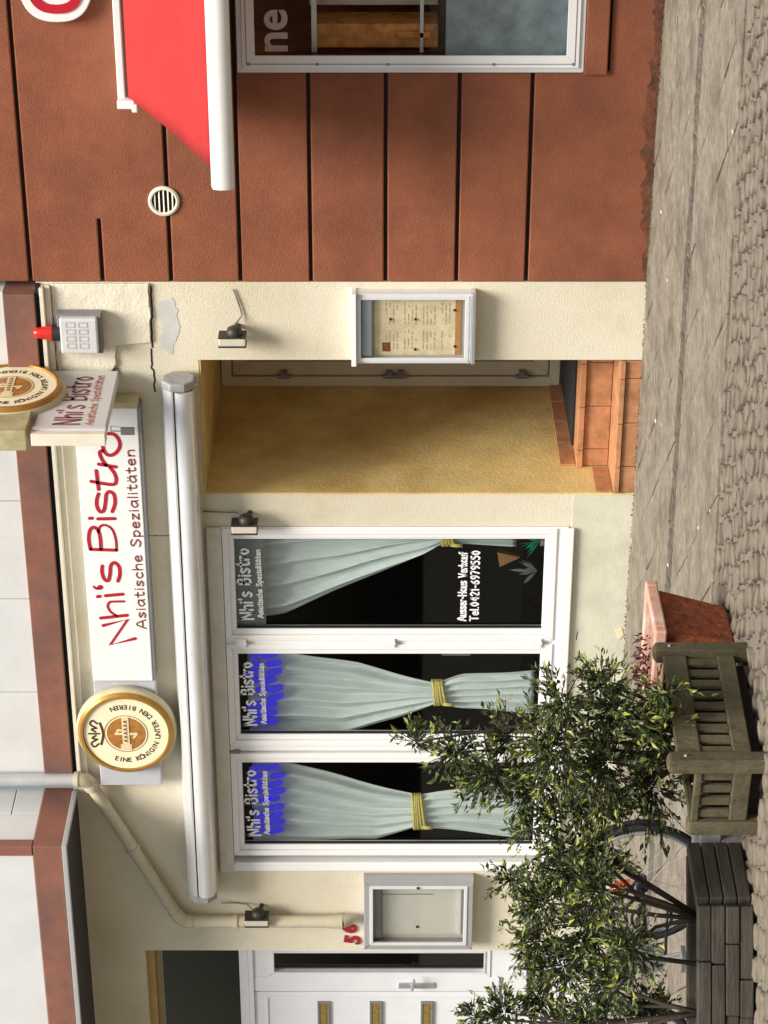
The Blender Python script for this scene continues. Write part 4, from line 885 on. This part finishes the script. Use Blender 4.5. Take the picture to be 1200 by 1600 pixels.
t = thing('timber_planter', 'low dark planter of stacked staggered timber blocks at the lower left corner', 'planter', (-.1, -4.9, 0))
A, B = Vector((.27, -4.89)), Vector((.30, -4.50)); e1 = Vector((-.87, -.49)); LW = 1.5
for r_ in range(4):
    z0 = .002 + r_ * .060; x = 0.0
    while x < LW:
        l = rnd.uniform(.16, .34); l = min(l, LW - x); p = A + e1 * x; q = A + e1 * (x + l)
        mb = MB(); pr_ = rnd.uniform(-.010, .010); nn = Vector((.49, -.87)) * pr_; beam(mb, tuple(p + nn + e1 * .002), tuple(q + nn - e1 * .002), z0 + .001, z0 + .058 + rnd.uniform(-.002, .001), .055); obj('timber_block', mb, WOODD, t, bev=.005); x += l
    a_ = A + Vector((-.02, .04)); mb = MB(); beam(mb, tuple(a_), tuple(B + Vector((-.02, 0))), z0 + .001, z0 + .057, .055); obj('timber_block', mb, WOODD, t, bev=.006)
    mb = MB(); beam(mb, tuple(B + Vector((-.02, .0)) + e1 * .04), tuple(B + e1 * LW), z0 + .001, z0 + .057, .055); obj('timber_block', mb, WOODD, t, bev=.006)
mb = MB(); q = [A + e1 * .05 + Vector((0, .03)), B + e1 * .05, B + e1 * (LW - .03), A + e1 * (LW - .03) + Vector((0, .03))]; mb.hexa([(v.x, v.y, .0) for v in q] + [(v.x, v.y, .205) for v in q]); obj('soil_bed', mb, SOIL, t)

t = thing('terracotta_planter', 'rust red square planter with a pale rim standing behind the slatted planter', 'planter', (.8, -3.78, 0))
def frus(mb, b, tp, z0, z1): return mb.hexa([(x, y, z0) for x, y in b] + [(x, y, z1) for x, y in tp])
def rc(x0, x1, y0, y1): return [(x0, y0), (x1, y0), (x1, y1), (x0, y1)]
mb = MB(); frus(mb, rc(.66, .985, -3.92, -3.62), rc(.60, 1.055, -3.965, -3.585), 0, .315); obj('planter_body', mb, TERRA, t, bev=.01)
mb = MB(); bm_ = .055
for (x0, x1, y0, y1) in ((.57, 1.085, -3.995, -3.95), (.57, 1.085, -3.60, -3.555), (.57, .615, -3.95, -3.60), (1.04, 1.085, -3.95, -3.60)): mb.box(x0, x1, y0, y1, .318, .372)
obj('planter_rim', mb, TERRAL, t, bev=.008)
mb = MB(); mb.box(.616, 1.039, -3.949, -3.601, .317, .345); obj('soil_bed', mb, M('pinkish mulch', (.34, .20, .16), .95, .4, 30, .8, 50), t)
def leafset(mb, pts, rr, l0, l1, wr=.28, droop=.2):
    for (p, dirn) in pts:
        l = rr.uniform(l0, l1); d = (dirn + Vector((rr.gauss(0, .55), rr.gauss(0, .55), rr.gauss(0, .45)))).normalized(); s_ = d.cross(Vector((rr.gauss(0, 1), rr.gauss(0, 1), rr.gauss(0, 1)))).normalized(); n_ = d.cross(s_); w_ = l * wr * rr.uniform(.8, 1.2) / 2
        a = p; b = p + d * l * .45 + n_ * l * .05; e = p + d * l - n_ * l * droop * rr.uniform(-.3, 1)
        mb.add([a, b + s_ * w_ + n_ * w_ * .5, e, b - s_ * w_ + n_ * w_ * .5, b], [(0, 1, 4), (1, 2, 4), (2, 3, 4), (3, 0, 4)])
rr = random.Random(21)
mb = MB(); leafset(mb, [(Vector((rr.uniform(.60, .85), rr.uniform(-3.95, -3.62), rr.uniform(.345, .41))), Vector((rr.uniform(-1, 1), rr.uniform(-1, 0), .6))) for _ in range(170)], rr, .03, .06)
tag(stuff(obj('withered_leaves', mb, M('withered dark leaves', (.10, .035, .025), .8, .4, 20, island=.6))), 'withered dark leaves spilling over the rim of the rust red planter', 'leaves')

B1 = [(0.9, -4.58, 1.44, 0.111, 0.081), (0.78, -4.49, 1.27, 0.14, 0.135), (0.7, -4.54, 1.11, 0.175, 0.149), (0.85, -4.47, 1.03, 0.146, 0.122), (0.57, -4.46, 0.93, 0.175, 0.149), (0.91, -4.64, 0.85, 0.233, 0.176), (1.15, -4.66, 0.83, 0.16, 0.135), (1.07, -4.39, 0.63, 0.131, 0.135), (1.06, -4.58, 0.61, 0.175, 0.162), (0.8, -4.59, 0.62, 0.262, 0.189), (0.38, -4.34, 0.64, 0.175, 0.162), (0.91, -4.51, 0.4, 0.204, 0.149), (0.52, -4.39, 0.39, 0.233, 0.162), (0.50, -4.51, 0.60, 0.12, 0.12), (0.43, -4.46, 0.82, 0.131, 0.108), (1.18, -4.61, 0.4, 0.102, 0.095), (0.94, -4.46, 0.23, 0.087, 0.068)]
B2 = [(0.36, -4.62, .78, .13, .12), (0.30, -4.6, .62, .12, .12), (.42, -4.55, .93, .10, .10), (0.24, -4.68, 1.02, 0.093, 0.097), (0.2, -4.79, 0.89, 0.16, 0.135), (-0.07, -4.72, 0.9, 0.175, 0.135), (0.34, -4.75, 0.8, 0.146, 0.122), (0.39, -4.94, 0.66, 0.175, 0.135), (0.0, -4.72, 0.68, 0.175, 0.149), (-0.17, -4.77, 0.79, 0.16, 0.149), (-0.2, -4.86, 0.6, 0.175, 0.149), (0.09, -4.95, 0.51, 0.204, 0.135), (-0.43, -4.68, 0.86, 0.146, 0.122), (-0.4, -4.81, 1.04, 0.131, 0.122), (-0.5, -4.73, 1.17, 0.087, 0.068), (-0.51, -4.68, 0.36, 0.146, 0.108), (0.38, -4.67, 0.66, 0.117, 0.108), (-0.41, -4.83, 0.67, 0.146, 0.162)]

def bush(label, cl, roots, n, seed):
    rr = random.Random(seed)
    t = thing('bush', label, 'bush', (roots[0][0], roots[0][1], .2), 'bushes in the planters before the wall')
    tot = sum(c[3] * c[4] for c in cl); pts = []; wd = MB(); tw = MB()
    for (x, y, z, a, c) in cl:
        C0 = Vector((x, y, z)); Rt = Vector(min(roots, key=lambda q: abs(q[0] - x))); mid = Rt.lerp(C0, .5) + Vector((rr.uniform(-.06, .06), rr.uniform(-.06, .06), .05))
        wd.tube([Rt, Rt.lerp(mid, .5) + Vector((rr.uniform(-.02, .02), 0, 0)), mid, mid.lerp(C0, .6), C0], [.011, .010, .008, .006, .003], 6)
        m = int(n * a * c / tot)
        twigs = []
        for k_ in range(max(5, m // 13)):
            d = Vector((rr.gauss(0, 1), rr.gauss(0, 1), rr.gauss(0, 1) + .25)).normalized(); e = C0 + Vector((d.x * a, d.y * a * .9, d.z * c)) * rr.uniform(.7, 1.45); s_ = C0 + (e - C0) * rr.uniform(.05, .3); twigs.append((s_, e)); tw.tube([s_, s_.lerp(e, .5) + Vector((0, 0, .01)), e], [.003, .0022, .001], 4, False)
        for k_ in range(m):
            s_, e = rr.choice(twigs); f_ = rr.random() ** .85; p = s_.lerp(e, f_) + Vector((rr.gauss(0, .008), rr.gauss(0, .008), rr.gauss(0, .008)))
            pts.append((p, (e - s_).normalized(), f_, z))
    plain_lf = MB(); new = MB()  # leaves in new carry painted highlights through their yellow-green colour
    for (p, d, f_, z) in pts:
        leafset(new if (f_ > .6 and rr.random() < .42) else plain_lf, [(p, d)], rr, .016, .052, .36)
    obj('branches', wd, BARK, t, smooth=True); stuff(obj('twigs', tw, BARK, t)); stuff(obj('foliage', plain_lf, LEAF, t)); stuff(obj('highlight_foliage', new, LEAFLIT, t))
bush('taller dense green bush growing out of the slatted wooden planter before the window', B1, [(.95, -4.45, .22), (.78, -4.5, .22), (.70, -4.4, .22)], 10500, 5)
bush('looser green bush growing out of the low dark timber planter before the house door', B2, [(.12, -4.8, .19), (-.05, -4.9, .19), (-.28, -4.95, .19)], 9500, 6)

# bicycle parked between the planters and the wall
bk = thing('bicycle', 'black bicycle parked behind the low timber planter, rear wheel showing under the bush', 'bicycle', (-.9, -3.98, 0))
def ringpts(cx, cz, r, y, a0=0, a1=360, n=48): return [(cx + r * math.cos(R(a0 + (a1 - a0) * i / n)), y, cz + r * math.sin(R(a0 + (a1 - a0) * i / n))) for i in range(n + 1)]
BYY = -3.98
for cx in (-.338, -1.42):
    mb = MB(); mb.tube(ringpts(cx, .352, .332, BYY), .019, 10, False); wh = obj('wheel', mb, TYRE, bk, smooth=True)
    mb = MB(); mb.tube(ringpts(cx, .352, .300, BYY), .013, 10, False); obj('rim', mb, CHROME, wh, smooth=True)
    mb = MB()
    for k_ in range(28):
        a_ = 2 * math.pi * k_ / 28; s_ = (-1) ** k_; mb.tube([(cx + .02 * math.cos(a_ + s_ * 1.2), BYY + s_ * .025, .352 + .02 * math.sin(a_ + s_ * 1.2)), (cx + .292 * math.cos(a_), BYY, .352 + .292 * math.sin(a_))], .001, 4, False)
    obj('spokes', mb, GREYD, wh)
    mb = MB(); mb.lathe([(.03, -.04), (.03, .04)], (cx, BYY, .352), (0, 1, 0), 16); obj('hub', mb, BIKEBLK, wh)
    mb = MB(); mb.box(cx - .01, cx + .04, BYY - .035, BYY - .02, .41, .46); obj('spoke_reflector', mb, REFL, wh)
    mb = MB(); mb.tube(ringpts(cx, .352, .365, BYY, -15 if cx > -1 else 20, 150, 30), .012, 8); obj('mudguard', mb, BIKEBLK, bk, smooth=True)
mb = MB(); q = lambda *p: [(x, BYY, z) for x, z in p]
mb.tube(q((-.76, .30), (-.90, .82)), .016); mb.tube(q((-.76, .30), (-1.28, .62)), .018); mb.tube(q((-.86, .68), (-1.28, .74)), .015); mb.tube(q((-1.25, .55), (-1.30, .86)), .018)
for s_ in (-1, 1):
    for a, b in (((-.76, .30), (-.338, .352)), ((-.86, .68), (-.338, .352)), ((-1.27, .60), (-1.42, .352))): mb.tube([(a[0], BYY + s_ * .02, a[1]), (b[0], BYY + s_ * .05, b[1])], .009, 8)
obj('frame', mb, BIKEBLK, bk, smooth=True)
mb = MB(); mb.hexa([(-1.03, BYY - .03, .84), (-.78, BYY - .08, .84), (-.78, BYY + .08, .84), (-1.03, BYY + .03, .84), (-1.03, BYY - .025, .875), (-.78, BYY - .075, .885), (-.78, BYY + .075, .885), (-1.03, BYY + .025, .875)]); obj('saddle', mb, BLACK, bk, bev=.015)
mb = MB(); mb.tube([(-1.30, BYY, .86), (-1.30, BYY, 1.0)], .012); mb.tube([(-1.16, BYY - .28, .98), (-1.28, BYY - .22, 1.0), (-1.32, BYY, 1.0), (-1.28, BYY + .22, 1.0), (-1.16, BYY + .28, .98)], .011); obj('handlebar', mb, CHROME, bk, smooth=True)
mb = MB(); mb.tube(ringpts(-.50, .30, .095, BYY - .06, 0, 360, 30), .008, 8, False); mb.tube([(-.42, BYY - .06, .36), (-.76, BYY - .06, .38)], .008); mb.tube([(-.44, BYY - .06, .23), (-.76, BYY - .06, .22)], .008); obj('chain_guard', mb, BIKEBLK, bk, smooth=True)
mb = MB(); mb.lathe([(.09, -.004), (.09, .004)], (-.76, BYY - .05, .30), (0, 1, 0), 24); mb.tube([(-.76, BYY - .06, .30), (-.70, BYY - .08, .15)], .01); mb.box(-.75, -.65, BYY - .16, BYY - .08, .135, .155); obj('crank', mb, GREYD, bk)
mb = MB(); mb.lathe([(.022, 0), (.026, .02), (.018, .035)], (-.36, BYY - .03, .475), (1, 0, 0), 16); obj('rear_light', mb, BEACON, bk)

t = thing('concrete_block', 'small pale concrete block on the paving between the two wooden planters', 'block', (.2, -4.3, 0))
mb = MB(); mb.box(.07, .32, -4.43, -4.2, .075, .17); obj('upper_block', mb, CONC, t, bev=.006)
mb = MB(); mb.box(.06, .26, -4.45, -4.2, -.01, .072)
for i in range(4): mb.box(.075 + i * .045, .095 + i * .045, -4.462, -4.45, .0, .06)
obj('lower_block', mb, CONC, t, bev=.005)

# moss and small weeds along the foot of the walls
mb = MB(); rr = random.Random(31)
for k_ in range(750):
    x = rr.choice([rr.uniform(.6, 3.2), rr.uniform(1.0, 1.6), rr.uniform(-3.2, .5)]); y = -.012 - abs(rr.gauss(0, .022)); s_ = rr.uniform(.004, .015)
    if EX0 < x < EX1: y -= .012
    a_ = rr.uniform(0, 3.1); h = rr.uniform(.002, .012); dx, dy = math.cos(a_) * s_, math.sin(a_) * s_ * .6
    mb.add([(x - dx, y - dy, -.003), (x + dx, y + dy, -.003), (x + dx * .2 + rr.gauss(0, .006), min(y + rr.gauss(0, .006), -.011), h), (x - dy, y + dx * .5 - .006, -.002)], [(0, 1, 2), (1, 3, 2), (3, 0, 2)])
tag(stuff(obj('wall_moss', mb, MOSS)), 'low moss and weeds in the joint along the foot of the walls', 'moss')
mb = MB()
for k_ in range(14):
    x = rr.uniform(-.5, 3.3); y = rr.uniform(-3, -.1); s_ = rr.uniform(.006, .016); mb.add([(x - s_, y, .006), (x, y - s_ * .7, .004), (x + s_, y, .007), (x, y + s_ * .6, .010)], [(0, 1, 2, 3)])
tag(stuff(obj('pavement_litter', mb, M('dry litter', (.42, .38, .28), .9, .4, 60, island=.5))), 'scattered dry leaf bits on the paving', 'litter')
